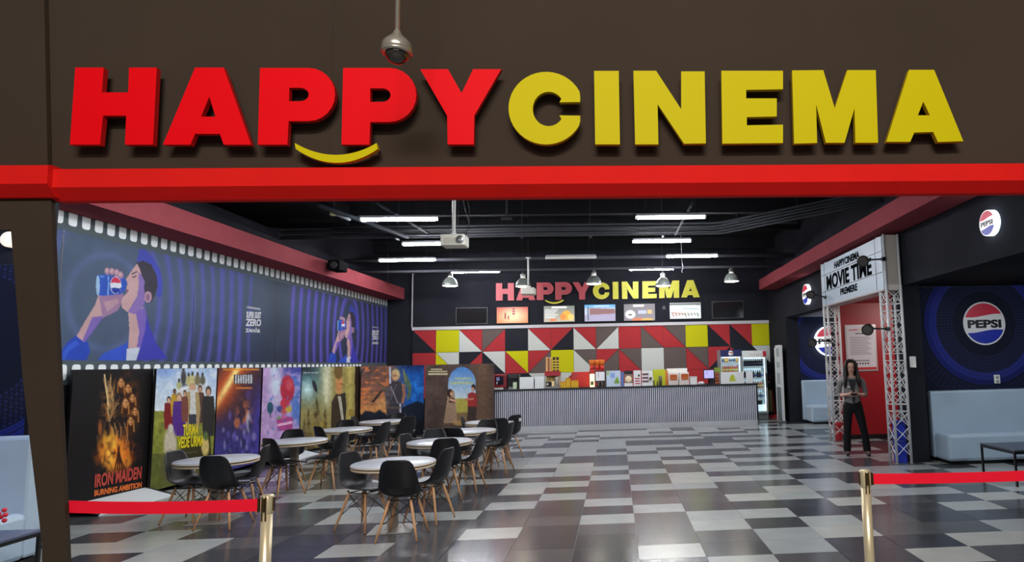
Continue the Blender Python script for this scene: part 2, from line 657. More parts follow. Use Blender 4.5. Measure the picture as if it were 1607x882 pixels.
def band(name, x0, x1, yb, dz):
    a = [(x0, yb + y, z + dz) for y, z in prof]
    b = [(x1, yb + y, z + dz) for y, z in prof]
    n = len(a)
    m = MB()
    m.add(a + b, [list(range(n)), list(range(2 * n - 1, n - 1, -1))] + [(i, (i + 1) % n, (i + 1) % n + n, i + n) for i in range(n)])
    return struct(m.build(name, BAND_RED, loc=((x0 + x1) / 2, yb, 2.6)))


band('trim_1', on(76, 290, 1, YF - .07)[0], 4.6, YF - .01, 0)
band('trim_2', -4.6, on(74, 290, 1, YF - .115)[0], YF - .042, 0.012)

# ---- dull red beams along both sides of the hall
struct(MB().box(XL, -6.13, 3.9, 18.8, 3.66, 3.98).build('trim_3', BEAM_RED, loc=(-6.4, 11, 3.66)))
struct(MB().box(4.11, XR, 3.9, 17.9, 3.66, 3.95).build('trim_4', BEAM_RED, loc=(4.3, 11, 3.66)))

# ================================================================== ENTRANCE SIGN
GL = {
    'H': [[(118, 106), (162.8, 106), (159.8, 145), (201, 145), (202.5, 106), (246, 106), (240, 227), (196, 227), (198, 181.5), (161.6, 181.5), (157, 227), (109.6, 227)]],
    'A': [[(306, 106), (351, 106), (394, 227), (351, 227), (345, 210), (306, 210), (299, 227), (255.6, 227)], [(328.5, 151.5), (338, 183), (315.5, 183)]],
    'Y': [[(659.3, 108.5), (703, 108.5), (724.4, 146), (742.4, 108.5), (786.6, 108.5), (744.3, 181.5), (743.5, 226.6), (702.4, 226.6), (701.6, 181.5)]],
    'I': [[(932.3, 111.2), (971, 111.2), (973, 226.5), (934, 226.5)]],
    'N': [[(994, 111), (1029.6, 111), (1069, 171.4), (1069, 112), (1105.8, 112), (1107.8, 225), (1073.4, 225.5), (1032, 163.7), (1033.2, 226.5), (996.7, 226.5)]],
    'E': [[(1132, 111), (1228.8, 111), (1228.8, 140), (1171, 141), (1171, 154.4), (1219, 154.4), (1219, 182.7), (1172, 183.7), (1172, 196.6), (1228.8, 195.6), (1228.8, 224.4), (1133.6, 225.4)]],
    'M': [[(1243, 110.5), (1292, 110), (1310, 169.8), (1329.7, 110), (1374.4, 110), (1378, 224), (1342.5, 224), (1341, 169.8), (1325.5, 224), (1296, 224), (1280.8, 163.7), (1282.3, 224.4), (1246.3, 225.4)]],
    'A2': [[(1426.4, 109.6), (1466, 109.6), (1511.8, 221.5), (1472, 222.8), (1464.5, 207), (1434.7, 208), (1428.5, 222.5), (1391, 222.5)], [(1449, 159.5), (1459.4, 181), (1440.3, 181)]],
}


def bowl(cx, cy, rx, ry, n=12):
    return [(cx + rx * math.sin(PI * i / n), cy - ry * math.cos(PI * i / n)) for i in range(n + 1)]


GL['P'] = [[(408, 106.5), (476, 106.5)] + bowl(484, 148.3, 42, 41.8) + [(453, 190.1), (451, 227), (404.5, 227)],
           [(454, 137.7)] + bowl(471, 148.3, 13.5, 10.6, 8) + [(453.5, 158.9)]]
GL['P2'] = [[(538.5, 106.5), (600, 106.5)] + bowl(611, 149, 42.5, 42.5) + [(581, 191.6), (579.6, 227), (535.8, 227)],
            [(581, 138.5)] + bowl(600, 149.2, 13, 10.7, 8) + [(581, 160)]]
_c = [(857 + 59 * math.cos(a), 169.7 + 57 * math.sin(a)) for a in np.linspace(-0.17, -2 * PI + 0.21, 40)]
_i = [(861 + 25 * math.cos(a), 171 + 27 * math.sin(a)) for a in np.linspace(-2 * PI + 0.40, -0.40, 24)]
GL['C'] = [[(min(x, 910.5), y) for x, y in _c] + [(878, 181)] + _i[1:-1] + [(878, 160.5)]]
GL['smile'] = [[(462.5, 224.5), (475, 231)] + [(462.5 + 129 * t, 224.5 + 4 * 18.5 * t * (1 - t)) for t in np.linspace(0.12, 0.9, 14)] + [(591, 224.5), (593, 233.5)] +
               [(464 + 129 * t, 234 + 4 * 21.5 * t * (1 - t)) for t in np.linspace(0.95, 0.05, 16)] + [(464, 233.5)]]
ORDER = [('H', 'red'), ('A', 'red'), ('P', 'red'), ('P2', 'red'), ('Y', 'red'), ('smile', 'yellow'), ('C', 'yellow'), ('I', 'yellow'), ('N', 'yellow'), ('E', 'yellow'), ('M', 'yellow'), ('A2', 'yellow')]


def poly_fill(loops):
    """triangulate outline with holes; returns 2D verts, tris, edge loops"""
    bm = bmesh.new()
    es = []
    vv = []
    for lp in loops:
        vs = [bm.verts.new((x, -y, 0)) for x, y in lp]
        vv.append(vs)
        es += [bm.edges.new((vs[i], vs[(i + 1) % len(vs)])) for i in range(len(vs))]
    bm.verts.index_update()
    r = bmesh.ops.triangle_fill(bm, edges=es, use_beauty=True, use_dissolve=False)
    bm.verts.index_update()
    T = [[v.index for v in f.verts] for f in bm.faces]
    V = [(v.co.x, -v.co.y) for v in bm.verts]
    L = []
    st = 0
    for lp in loops:
        L.append(list(range(st, st + len(lp)))); st += len(lp)
    bm.free()
    return V, T, L


def letter_mesh(loops, front, back):
    V, T, L = poly_fill(loops)
    face, side = MB(), MB()
    F = [front(x, y) for x, y in V]
    B = [back(x, y) for x, y in V]
    face.add(F, T)
    n = len(V)
    for lp in L:
        m = len(lp)
        side.add(F + B, [(lp[i], lp[(i + 1) % m], lp[(i + 1) % m] + n, lp[i] + n) for i in range(m)])
    side.add(B, [t[::-1] for t in T])
    return face, side


SIGN_RED = mat('red acrylic', (232, 0, 16), 0.6, spec=0.12)
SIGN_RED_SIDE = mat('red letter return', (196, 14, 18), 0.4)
SIGN_YEL = mat('yellow acrylic', (203, 188, 0), 0.6, spec=0.12)
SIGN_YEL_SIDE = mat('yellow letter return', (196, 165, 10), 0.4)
YS = YF - 0.085
sign = thing('entrance_sign', 'large raised red and yellow lettered sign across the dark brown entrance fascia', 'sign', (-0.5, YF, 2.93))
for ch, colr in ORDER:
    def fr(x, y):
        return on(x, y, 1, YS)

    def bk_(x, y):
        p = on(x, y, 1, YS); return np.array([p[0], YS + .032, p[2]])
    fm, sm_ = letter_mesh(GL[ch], fr, bk_)
    nm = 'smile' if ch == 'smile' else 'letter'
    s_ = sm_.build(nm, SIGN_RED_SIDE if colr == 'red' else SIGN_YEL_SIDE, sign, fix=False)
    s_['label'] = ('curved yellow smile under the red letters' if ch == 'smile' else 'raised %s letter %s' % (colr, ch[0]))
    fm.build('letter_face', SIGN_RED if colr == 'red' else SIGN_YEL, s_, fix=False)
    V_, T_, L_ = poly_fill(GL[ch])
    area = lambda t_: abs((V_[t_[1]][0] - V_[t_[0]][0]) * (V_[t_[2]][1] - V_[t_[0]][1]) - (V_[t_[2]][0] - V_[t_[0]][0]) * (V_[t_[1]][1] - V_[t_[0]][1]))
    mb = MB()
    for t_ in sorted(T_, key=area)[-2:]:                          # studs holding the letter off the fascia
        w = on(sum(V_[q][0] for q in t_) / 3, sum(V_[q][1] for q in t_) / 3, 1, YS)
        mb.tube((w[0], YS + .03, w[2]), (w[0], YF, w[2]), .006, n=8)
    mb.build('mounting_stud', STEEL, s_)

# ================================================================== REAR WALL
tvw = struct(MB().box(-5.95, 4.72, YR, YR + .06, 2.85, 4.42).build('wall_screen_board', BLACK_WALL, loc=(-.6, YR, 2.85)))
TRIM = mat('light grey ledge', (190, 188, 190), 0.5)
struct(MB().box(-5.95, 4.74, YR - .05, YR + .06, 2.765, 2.855).build('trim_5', TRIM, loc=(-.6, YR, 2.77)))
struct(MB().box(-5.975, -5.945, YR - .02, YR + .06, 2.86, 4.44).build('trim_6', TRIM, loc=(-5.96, YR, 2.86)))
# triangle panels of the bar wall
PAN = {'R': mat('mosaic red', (164, 50, 54), 0.75, spec=.12), 'K': mat('mosaic black', (36, 37, 44), 0.75, spec=.12), 'G': mat('mosaic grey brown', (94, 84, 80), 0.75, spec=.12),
       'W': mat('mosaic white', (192, 196, 190), 0.75, spec=.12), 'Y': mat('mosaic lime yellow', (190, 188, 20), 0.75, spec=.12)}
ROWS = [['\\RK', 'Y', '\\RW', '/GR', 'K', '\\RW', '/RK', '\\RW', '/GW', 'R', '\\RG', '\\GR', 'Y', '\\RK', '\\RK', 'Y'],
        ['R', '\\WY', '/KR', '\\WK', '\\YR', '/RG', 'Y', '\\GW', '/RG', '\\GR', 'W', 'G', '\\GR', '/RK', '\\KR', '\\WK'],
        ['R', 'K', 'R', 'R', 'K', '\\WK', '/WR', 'R', 'G', 'R', 'Y', 'W', 'R', '\\RK', 'K', '\\KR']]
mx0, mx1 = -5.93, 4.74
cw = (mx1 - mx0) / 16
mos = struct(MB().box(-5.95, 4.74, YR, YR + .06, 0, 2.765).build('wall_bar', METAL_BLACK, loc=(-.6, YR, 0)))
for r, row in enumerate(ROWS):
    z1, z0 = 2.76 - r * .66, 2.76 - (r + 1) * .66
    for k, cell in enumerate(row):
        x0, x1 = mx0 + k * cw, mx0 + (k + 1) * cw
        e = .004
        a, b, c, d = (x0 + e, z1 - e), (x1 - e, z1 - e), (x1 - e, z0 + e), (x0 + e, z0 + e)   # TL TR BR BL
        if len(cell) == 1:
            sh = [([a, b, c, d], cell)]
        elif cell[0] == '\\':
            sh = [([(a[0] + e * 2, a[1]), b, (c[0], c[1] + e * 2)], cell[1]), ([(a[0], a[1] - e * 2), (c[0] - e * 2, c[1]), d], cell[2])]
        else:
            sh = [([a, (b[0] - e * 2, b[1]), (d[0], d[1] + e * 2)], cell[1]), ([(b[0], b[1] - e * 2), c, (d[0] + e * 2, d[1])], cell[2])]
        for pl, cc in sh:
            m = MB().prism([(x, YR - .018, z) for x, z in pl], [(x, YR, z) for x, z in pl])
            m.build('panel', PAN[cc], mos)

# second sign on the screen board
sign2 = thing('bar_sign', 'faded red and yellow lettered sign above the row of menu screens', 'sign', (-.5, YR, 3.58))
S2R = mat('dusty red acrylic', (190, 78, 84), 0.5); S2RS = mat('dusty red return', (140, 50, 54), 0.5)
S2Y = mat('soft yellow acrylic', (208, 202, 58), 0.5); S2YS = mat('soft yellow return', (150, 140, 30), 0.5)
ax0, az0 = on(110, 227, 1, YS)[0], on(803, 226, 1, YS)[2]
kx = (2.53 + 3.52) / (on(1512, 222, 1, YS)[0] - ax0)
for ch, colr in ORDER:
    def fr2(x, y):
        p = on(x, y, 1, YS); return np.array([-3.52 + (p[0] - ax0) * kx, YR - .06, 3.585 + (p[2] - az0) * 1.18])

    def bk2(x, y):
        p = fr2(x, y); return np.array([p[0], YR, p[2]])
    fm, sm_ = letter_mesh(GL[ch], fr2, bk2)
    nm = 'smile' if ch == 'smile' else 'letter'
    s_ = sm_.build(nm, S2RS if colr == 'red' else S2YS, sign2, fix=False)
    s_['label'] = ('small curved yellow smile under the faded red letters' if ch == 'smile' else 'faded %s letter %s' % (colr, ch[0]))
    fm.build('letter_face', S2R if colr == 'red' else S2Y, s_, fix=False)

# ---- menu screens
SCREEN = print_mat('lit menu screen', 0.3, 1.3)
OFFSCR = mat('unlit screen glass', (26, 28, 30), 0.12, spec=0.5)


def screen(x0, y0, x1, y1, kind, label):
    a, b = on(x0, y1, 1, YR - .06), on(x1, y0, 1, YR - .06)
    a[2] = max(a[2], 2.865)
    t = thing('menu_screen', label, 'screen', ((a[0] + b[0]) / 2, YR, a[2]), 'screens over the bar')
    MB().box(a[0], b[0], YR - .05, YR, a[2], b[2]).build('frame', METAL_BLACK if kind != 'off' else mat('dark grey bezel', (62, 64, 68), .4), t)
    if kind == 'off':
        MB().box(a[0] + .02, b[0] - .02, YR - .055, YR - .05, a[2] + .02, b[2] - .02).build('display', OFFSCR, t)
        return
    P = quad_points((a[0] + .012, YR - .053), (b[0] - .012, YR - .053), a[2] + .012, b[2] - .012, 90, 52)
    u, v = np.meshgrid(np.linspace(0, 1, 90), np.linspace(0, 1, 52))
    p = Paint(u, v, (200, 200, 200))
    if kind == 'red':
        p.grad(0, (205, 60, 40), 1, (240, 120, 60)); p.ell(.5, .55, .42, .5, (255, 225, 180), .9, 1.2)
        p.ell(.27, .55, .03, .22, (150, 60, 50), .8); p.ell(.37, .65, .025, .15, (170, 70, 60), .8)
        for q in (.12, .27, .42): p.ell(.54, q, .05, .05, (150, 20, 60), .9)
    elif kind == 'food':
        p.grad(0, (120, 125, 120), 1, (190, 180, 160)); p.poly([(.25, .03), (.75, .03), (.75, .14), (.25, .14)], (235, 235, 230))
        for q in range(6): p.line(.05, .24 + q * .1, .45 - .05 * (q % 3), .24 + q * .1, .022, (235, 238, 240), .9, .01)
        p.ell(.74, .6, .15, .3, (240, 170, 60)); p.ell(.62, .7, .1, .2, (225, 140, 60)); p.ell(.88, .72, .1, .2, (240, 200, 110)); p.ell(.3, .88, .12, .08, (215, 120, 70))
    elif kind == 'blue':
        p.grad(0, (70, 160, 220), .3, (190, 195, 215)); p.poly([(.16, .2), (1, .28), (1, .56), (.16, .62)], (140, 100, 100)); p.poly([(.0, .62), (1, .56), (1, 1), (0, 1)], (168, 160, 190))
        p.poly([(.08, .1), (.14, .1), (.14, .95), (.08, .95)], (110, 120, 140)); p.poly([(.3, .06), (.8, .06), (.8, .1), (.3, .1)], (235, 240, 245))
    elif kind == 'cup':
        p.grad(0, (110, 105, 110), 1, (140, 130, 140)); p.poly([(.3, .03), (.65, .03), (.65, .16), (.3, .16)], (235, 230, 230))
        p.ell(.2, .62, .16, .25, (250, 250, 250), 1, .3); p.ell(.2, .64, .07, .05, (60, 60, 60)); p.poly([(.45, .38), (.72, .38), (.72, .6), (.45, .6)], (180, 185, 215)); p.poly([(.76, .36), (.9, .36), (.9, .6), (.76, .6)], (215, 180, 110))
        p.ell(.45, .98, .2, .14, (225, 110, 60)); p.ell(.75, .98, .2, .12, (215, 170, 80))
    else:
        p.grad(0, (190, 200, 200), .25, (225, 235, 238)); p.poly([(0, .02), (1, .02), (1, .16), (0, .14)], (110, 115, 110))
        for q in range(9): p.line(.08 + q * .1, .66, .12 + q * .1, .86 - .03 * (q % 4), .022, (170 - 8 * q, 110, 95), .8, .02)
        p.line(.05, .6, .5, .72, .03, (180, 120, 100), .7, .02); p.line(.45, .36, .92, .42, .03, (150, 165, 175), .7, .02)
    sheet('display', P, p.c, SCREEN, t)


screen(715, 482, 765, 509, 'off', 'switched-off dark screen leftmost on the bar ledge')
screen(779, 481, 829, 508, 'red', 'lit menu screen glowing red and cream')
screen(853, 479, 902, 506, 'food', 'lit menu screen with white text lines and orange snacks')
screen(917, 477, 966, 505, 'blue', 'lit menu screen with blue top and brown block')
screen(979, 476, 1028, 504, 'cup', 'lit grey menu screen with a white cup shape')
screen(1051, 474, 1100, 501, 'snow', 'lit pale white menu screen with a red scribble')
screen(1118, 472, 1167, 500, 'off', 'switched-off dark screen rightmost on the bar ledge')
for x, y, lb in ((889, 490, 'tiny dark wall sensor left between two menu screens'), (1042, 483, 'tiny dark wall sensor beside the pale white menu screen')):
    p = on(x, y, 1, YR)
    tag(MB().bev(p[0] - .045, p[0] + .045, YR - .05, YR, p[2] - .06, p[2] + .06, .012).build('wall_sensor', mat('sensor grey', (70, 70, 76), .5), loc=(p[0], YR, p[2] - .06)), lb, 'sensor')

# ================================================================== LEFT WALL: film strip mural
PRINT = print_mat('printed vinyl', 0.6, 0.0, 0.12)
PAPER = print_mat('printed poster', 0.6, 0.0, 0.15)
XW = XL + 0.012
mural = thing('wall_mural', 'long printed mural of a drinking youth and purple rings, framed as a film strip', 'mural', (XL, 13, 1.55))
STRIP = mat('film strip grey', (84, 94, 98), 0.7, spec=.1)
MB().box(XL, XW, 7.0, 19.4, 1.55, 3.74).build('backing', STRIP, mural)
pxs = np.linspace(76, 611, 520)
ys_ = np.array([on(q, 460, 0, XW)[1] for q in pxs])
ys_[0], ys_[-1] = 7.2, 19.35
zs_ = np.linspace(3.43, 1.84, 170)
P = np.empty((170, 520, 3)); P[..., 0] = XW + .001; P[..., 1] = ys_[None]; P[..., 2] = zs_[:, None]
PXm, PYm = proj(P)
p = Paint(PXm, PYm, (74, 90, 112))  # base colour includes a pale reflection haze
# design space of the rings: metres along the wall and up it
Ym, Zm = P[..., 1], P[..., 2]
p.c = p.c * (1.0 - 0.35 * np.clip((Ym - 10.5) / 7.5, 0, 1))[..., None]  # painted haze thins out, so the print darkens towards the rear
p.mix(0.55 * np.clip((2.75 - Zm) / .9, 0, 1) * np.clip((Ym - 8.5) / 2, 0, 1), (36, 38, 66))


def rings(cy, cz, r0, dr, n, col, w, amp, yl=None, el=1.0):
    d = np.hypot(Ym - cy, (Zm - cz) * el)
    for i in range(n):
        a = amp * np.exp(-((d - r0 - i * dr) / w) ** 2)
        if yl is not None: a = a * ((Ym > yl[0]) & (Ym < yl[1]))
        p.mix(a, col)


rings(8.75, 2.62, .62, .30, 1, (92, 104, 150), .06, .55)
rings(8.75, 2.62, .95, .25, 9, (88, 90, 178), .055, .75, (8.9, 12.4), .75)
rings(8.75, 2.62, .95, .25, 3, (84, 92, 160), .07, .45, (7.0, 8.9), .75)
rings(14.9, 2.62, 2.9, .28, 4, (84, 84, 170), .05, .7, (10.9, 13.0), .6)
rings(16.4, 2.55, .55, .33, 9, (104, 88, 205), .07, .8, (13.4, 19.2), .55)
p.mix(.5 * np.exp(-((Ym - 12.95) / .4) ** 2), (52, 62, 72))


def youth(T, s=1.0):
    """T maps the design (pixels of the near figure) to the points' pixels"""
    def C(l): return [T(x / 3.04, 310 + y / 3.04) for x, y in l]

    def E_(x, y, rx, ry, col, a=1.0):
        p.poly(C([(x + rx * math.cos(t), y + ry * math.sin(t)) for t in np.linspace(0, 2 * PI, 20)]), col, a)
    sk, sk2, pur, blu, dk = (190, 154, 154), (150, 116, 148), (104, 84, 176), (42, 72, 176), (54, 52, 64)
    p.poly(C([(280, 776), (300, 720), (320, 690), (360, 660), (420, 690), (430, 735), (412, 776)]), blu)
    p.poly(C([(300, 740), (330, 700), (362, 680), (380, 700), (330, 730), (310, 776), (290, 776)]), (60, 96, 206), .8)
    p.poly(C([(465, 776), (490, 745), (560, 715), (612, 690), (606, 776)]), (52, 84, 192))
    p.poly(C([(365, 662), (400, 600), (455, 510), (470, 462), (560, 460), (582, 500), (540, 545), (490, 572), (440, 640), (402, 690)]), sk)
    p.poly(C([(440, 572), (500, 562), (430, 660), (404, 692), (394, 680)]), pur, .8)
    p.poly(C([(472, 472), (585, 455), (590, 490), (560, 540), (490, 575), (482, 530)]), sk2)
    p.poly(C([(496, 500), (560, 480), (570, 500), (510, 545)]), sk, .6)
    p.poly(C([(612, 548), (690, 520), (700, 600), (668, 716), (610, 732), (618, 640)]), sk)
    p.poly(C([(648, 552), (690, 520), (712, 610), (682, 722), (652, 722), (664, 640)]), pur, .85)
    p.poly(C([(700, 556), (716, 620), (742, 690), (802, 770), (650, 776), (676, 700), (692, 640)]), (62, 62, 168))
    p.poly(C([(604, 722), (668, 715), (650, 776), (602, 776)]), (196, 204, 218))
    p.poly(C([(665, 248), (690, 243), (730, 290), (766, 350), (778, 420), (768, 476), (746, 470), (750, 410), (735, 350), (700, 312), (652, 306)]), (62, 70, 176), .85)
    p.poly(C([(650, 312), (682, 300), (722, 320), (748, 372), (752, 425), (738, 470), (722, 500), (696, 480), (680, 400), (664, 350)]), dk)
    p.poly(C([(655, 314), (635, 340), (618, 365), (606, 382), (597, 399), (609, 411), (604, 425), (602, 440), (608, 455), (590, 470), (578, 495), (582, 525), (605, 545), (640, 556), (668, 536), (688, 505), (694, 470), (686, 430), (690, 400), (676, 372), (668, 345)]), sk)
    p.poly(C([(660, 352), (676, 372), (692, 402), (687, 430), (694, 470), (689, 505), (668, 540), (640, 557), (610, 546), (634, 505), (654, 470), (662, 420)]), pur, .7)
    E_(706, 474, 18, 27, (176, 136, 150)); E_(706, 476, 9, 16, (120, 90, 130), .8)
    p.poly(C([(630, 379), (651, 371), (652, 377), (633, 385)]), (70, 56, 66)); p.poly(C([(626, 363), (654, 350), (656, 356), (630, 368)]), (74, 62, 70))
    p.poly(C([(600, 440), (612, 438), (612, 448), (603, 450)]), (130, 70, 84))
    p.poly(C([(462, 372), (480, 366), (588, 379), (606, 402), (600, 440), (575, 462), (480, 470), (462, 460)]), (40, 82, 178))
    E_(467, 419, 9, 49, (150, 184, 214)); p.poly(C([(515, 372), (521, 373), (518, 466), (512, 467)]), (130, 170, 220), .9); p.poly(C([(478, 372), (500, 372), (498, 382), (478, 380)]), (120, 160, 210), .7)
    E_(552, 418, 27, 42, (210, 214, 224)); p.poly(C([(532, 392), (545, 378), (562, 380), (574, 396), (577, 408), (529, 406)]), (200, 50, 80)); p.poly(C([(529, 430), (577, 432), (570, 450), (552, 460), (536, 450)]), (30, 54, 150))
    for fx, fy in ((512, 351), (535, 353), (558, 359), (576, 370)):
        E_(fx, fy, 13, 18, sk2); E_(fx - 2, fy - 3, 9, 11, sk)


youth(lambda x, y: (x, y))
# the same figure printed again farther along the wall: shifted by 6.95 m and shrunk
o1 = on(200, 561, 0, XW)


def again(x, y):
    w = on(x, y, 0, XW)
    q = np.array([XW, 16.3 + (w[1] - o1[1]) * .98, 1.86 + (w[2] - o1[2]) * .93])
    a, b = proj(q)
    return float(a), float(b)


youth(again)
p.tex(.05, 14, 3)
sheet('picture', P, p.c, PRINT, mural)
# seams between the vinyl boards
mb = MB()
for yy in (8.0, 10.45, 12.9, 15.3, 17.6):
    mb.box(XW, XW + .003, yy, yy + .012, 1.84, 3.43)
mb.build('seam', METAL_BLACK, mural)
HOLE = mat('film perforation white', (242, 247, 247), 0.6)


def rrect(y0, y1, z0, z1, x, r, n=3):
    pts = []
    for cy, cz, a0 in ((y1 - r, z1 - r, 0), (y0 + r, z1 - r, PI / 2), (y0 + r, z0 + r, PI), (y1 - r, z0 + r, 1.5 * PI)):
        for i in range(n + 1):
            a = a0 + PI / 2 * i / n
            pts.append((x, cy + r * math.cos(a), cz + r * math.sin(a)))
    return pts


for zz in (3.50, 1.61):
    yy = 7.26
    while yy < 19.3:
        a = rrect(yy, yy + .125, zz, zz + .19, XW + .004, .035)
        MB().prism(a, [(XW, q[1], q[2]) for q in a]).build('perforation', HOLE, mural) if zz > 3 or yy < 17.2 else None
        yy += .2
LET_W = mat('white lettering', (214, 216, 220), 0.5)
n_ = (1, 0, 0); p0_ = (XW, 0, 0)
for (xl, xr, yt, w) in (((386, 409, 523.5, 1)), ((583, 594, 544, .55))):
    k = w
    if w == 1:
        rows = [('SUPER GUST', 386, 498.5, 409, 499.5, 10), ('ZERO', 385, 511, 409, 511.5, 11), ('ZAHĂR', 384.5, 521, 408, 522, 7.5)]
    else:
        rows = [('SUPER GUST', 583.5, 526, 594, 526, 8), ('ZERO', 583.5, 532.8, 593.5, 533, 6), ('ZAHĂR', 583.5, 540, 593.5, 540.2, 5)]
    for s_, a, b, c, d, h in rows:
        text_px(s_, a, b, c, d, h, p0_, n_, LET_W, mural, bold=.035)
    q = on(387.5 if w == 1 else 584, 482 if w == 1 else 513, 0, XW); q2 = on(408.5 if w == 1 else 593.5, 482 if w == 1 else 513, 0, XW)
    MB().box(XW, XW + .004, q[1], q2[1], q[2] - .018, q[2] + .018).build('caption_line', mat('grey lettering', (150, 152, 160), .5), mural)

# ================================================================== POSTER STANDS
EDGE = mat('black board edge', (20, 20, 22), 0.5)
FLAP = mat('white cardboard foot', (205, 212, 214), 0.5)


def stand(name_label, a, b, ztop, paint, texts, flap=True, z0=.06, back=.20):
    """a, b = ground points (x, y) of the left and right edge seen from the hall"""
    a, b = np.array(a, float), np.array(b, float)
    d = (b - a) / np.linalg.norm(b - a)
    nrm = np.array([d[1], -d[0]])                     # towards the hall
    mid = (a + b) / 2
    t = thing('poster_stand', name_label, 'poster stand', (mid[0], mid[1], 0), 'film poster stands along the left wall')
    th = .035
    q = [a, b, b - nrm * th, a - nrm * th]
    MB().prism([(x, y, ztop) for x, y in q], [(x, y, z0) for x, y in q]).build('board', EDGE, t)
    P = quad_points(a + nrm * .003, b + nrm * .003, z0 + .004, ztop - .004, 124, 190)
    P[0, :, 2] = ztop - .004
    X, Y = proj(P)
    pp = paint(X, Y)
    sheet('print', P, pp.c, PAPER, t)
    for s_, xl, yl, xr, yr, h, m, bold in texts:
        text_px(s_, xl, yl, xr, yr, h, (a[0], a[1], 0), (nrm[0], nrm[1], 0), m, t, lift=.006, bold=bold)
    # rear feet and folded white foot board
    mb = MB()
    for s in (.12, .88):
        c = a + (b - a) * s
        r_ = c - nrm * back
        mb.prism([(c[0], c[1], z0 + .35), (c[0], c[1], 0), (r_[0], r_[1], 0), (r_[0], r_[1], .04)],
                 [(c[0] + d[0] * .012, c[1] + d[1] * .012, z0 + .35), (c[0] + d[0] * .012, c[1] + d[1] * .012, 0), (r_[0] + d[0] * .012, r_[1] + d[1] * .012, 0), (r_[0] + d[0] * .012, r_[1] + d[1] * .012, .04)])
    mb.build('foot', EDGE, t)
    if flap:
        f0, f1 = a + nrm * .004 + d * .02, b + nrm * .004 - d * .02
        g0, g1 = a + nrm * .42 + d * .02, b + nrm * .42 - d * .02
        top = [(f0[0], f0[1], z0 + .06), (f1[0], f1[1], z0 + .06), (g1[0], g1[1], .012), (g0[0], g0[1], .012)]
        MB().prism(top, [(x, y, max(z - .012, 0)) for x, y, z in top]).build('foot_board', FLAP, t)
        mb = MB()
        for s0, s1 in ((f0, g0), (f1, g1)):
            mb.tube((s0[0], s0[1], z0 + .05), (s1[0], s1[1], .016), .016, n=6)
        mb.build('rubber_edge', EDGE, t)
    return t


T_YEL = mat('yellow title lettering', (226, 206, 20), .5)
T_ORG = mat('orange title lettering', (226, 110, 40), .5)
T_RED = mat('red title lettering', (186, 66, 52), .5)
T_CRM = mat('cream lettering', (206, 200, 170), .5)


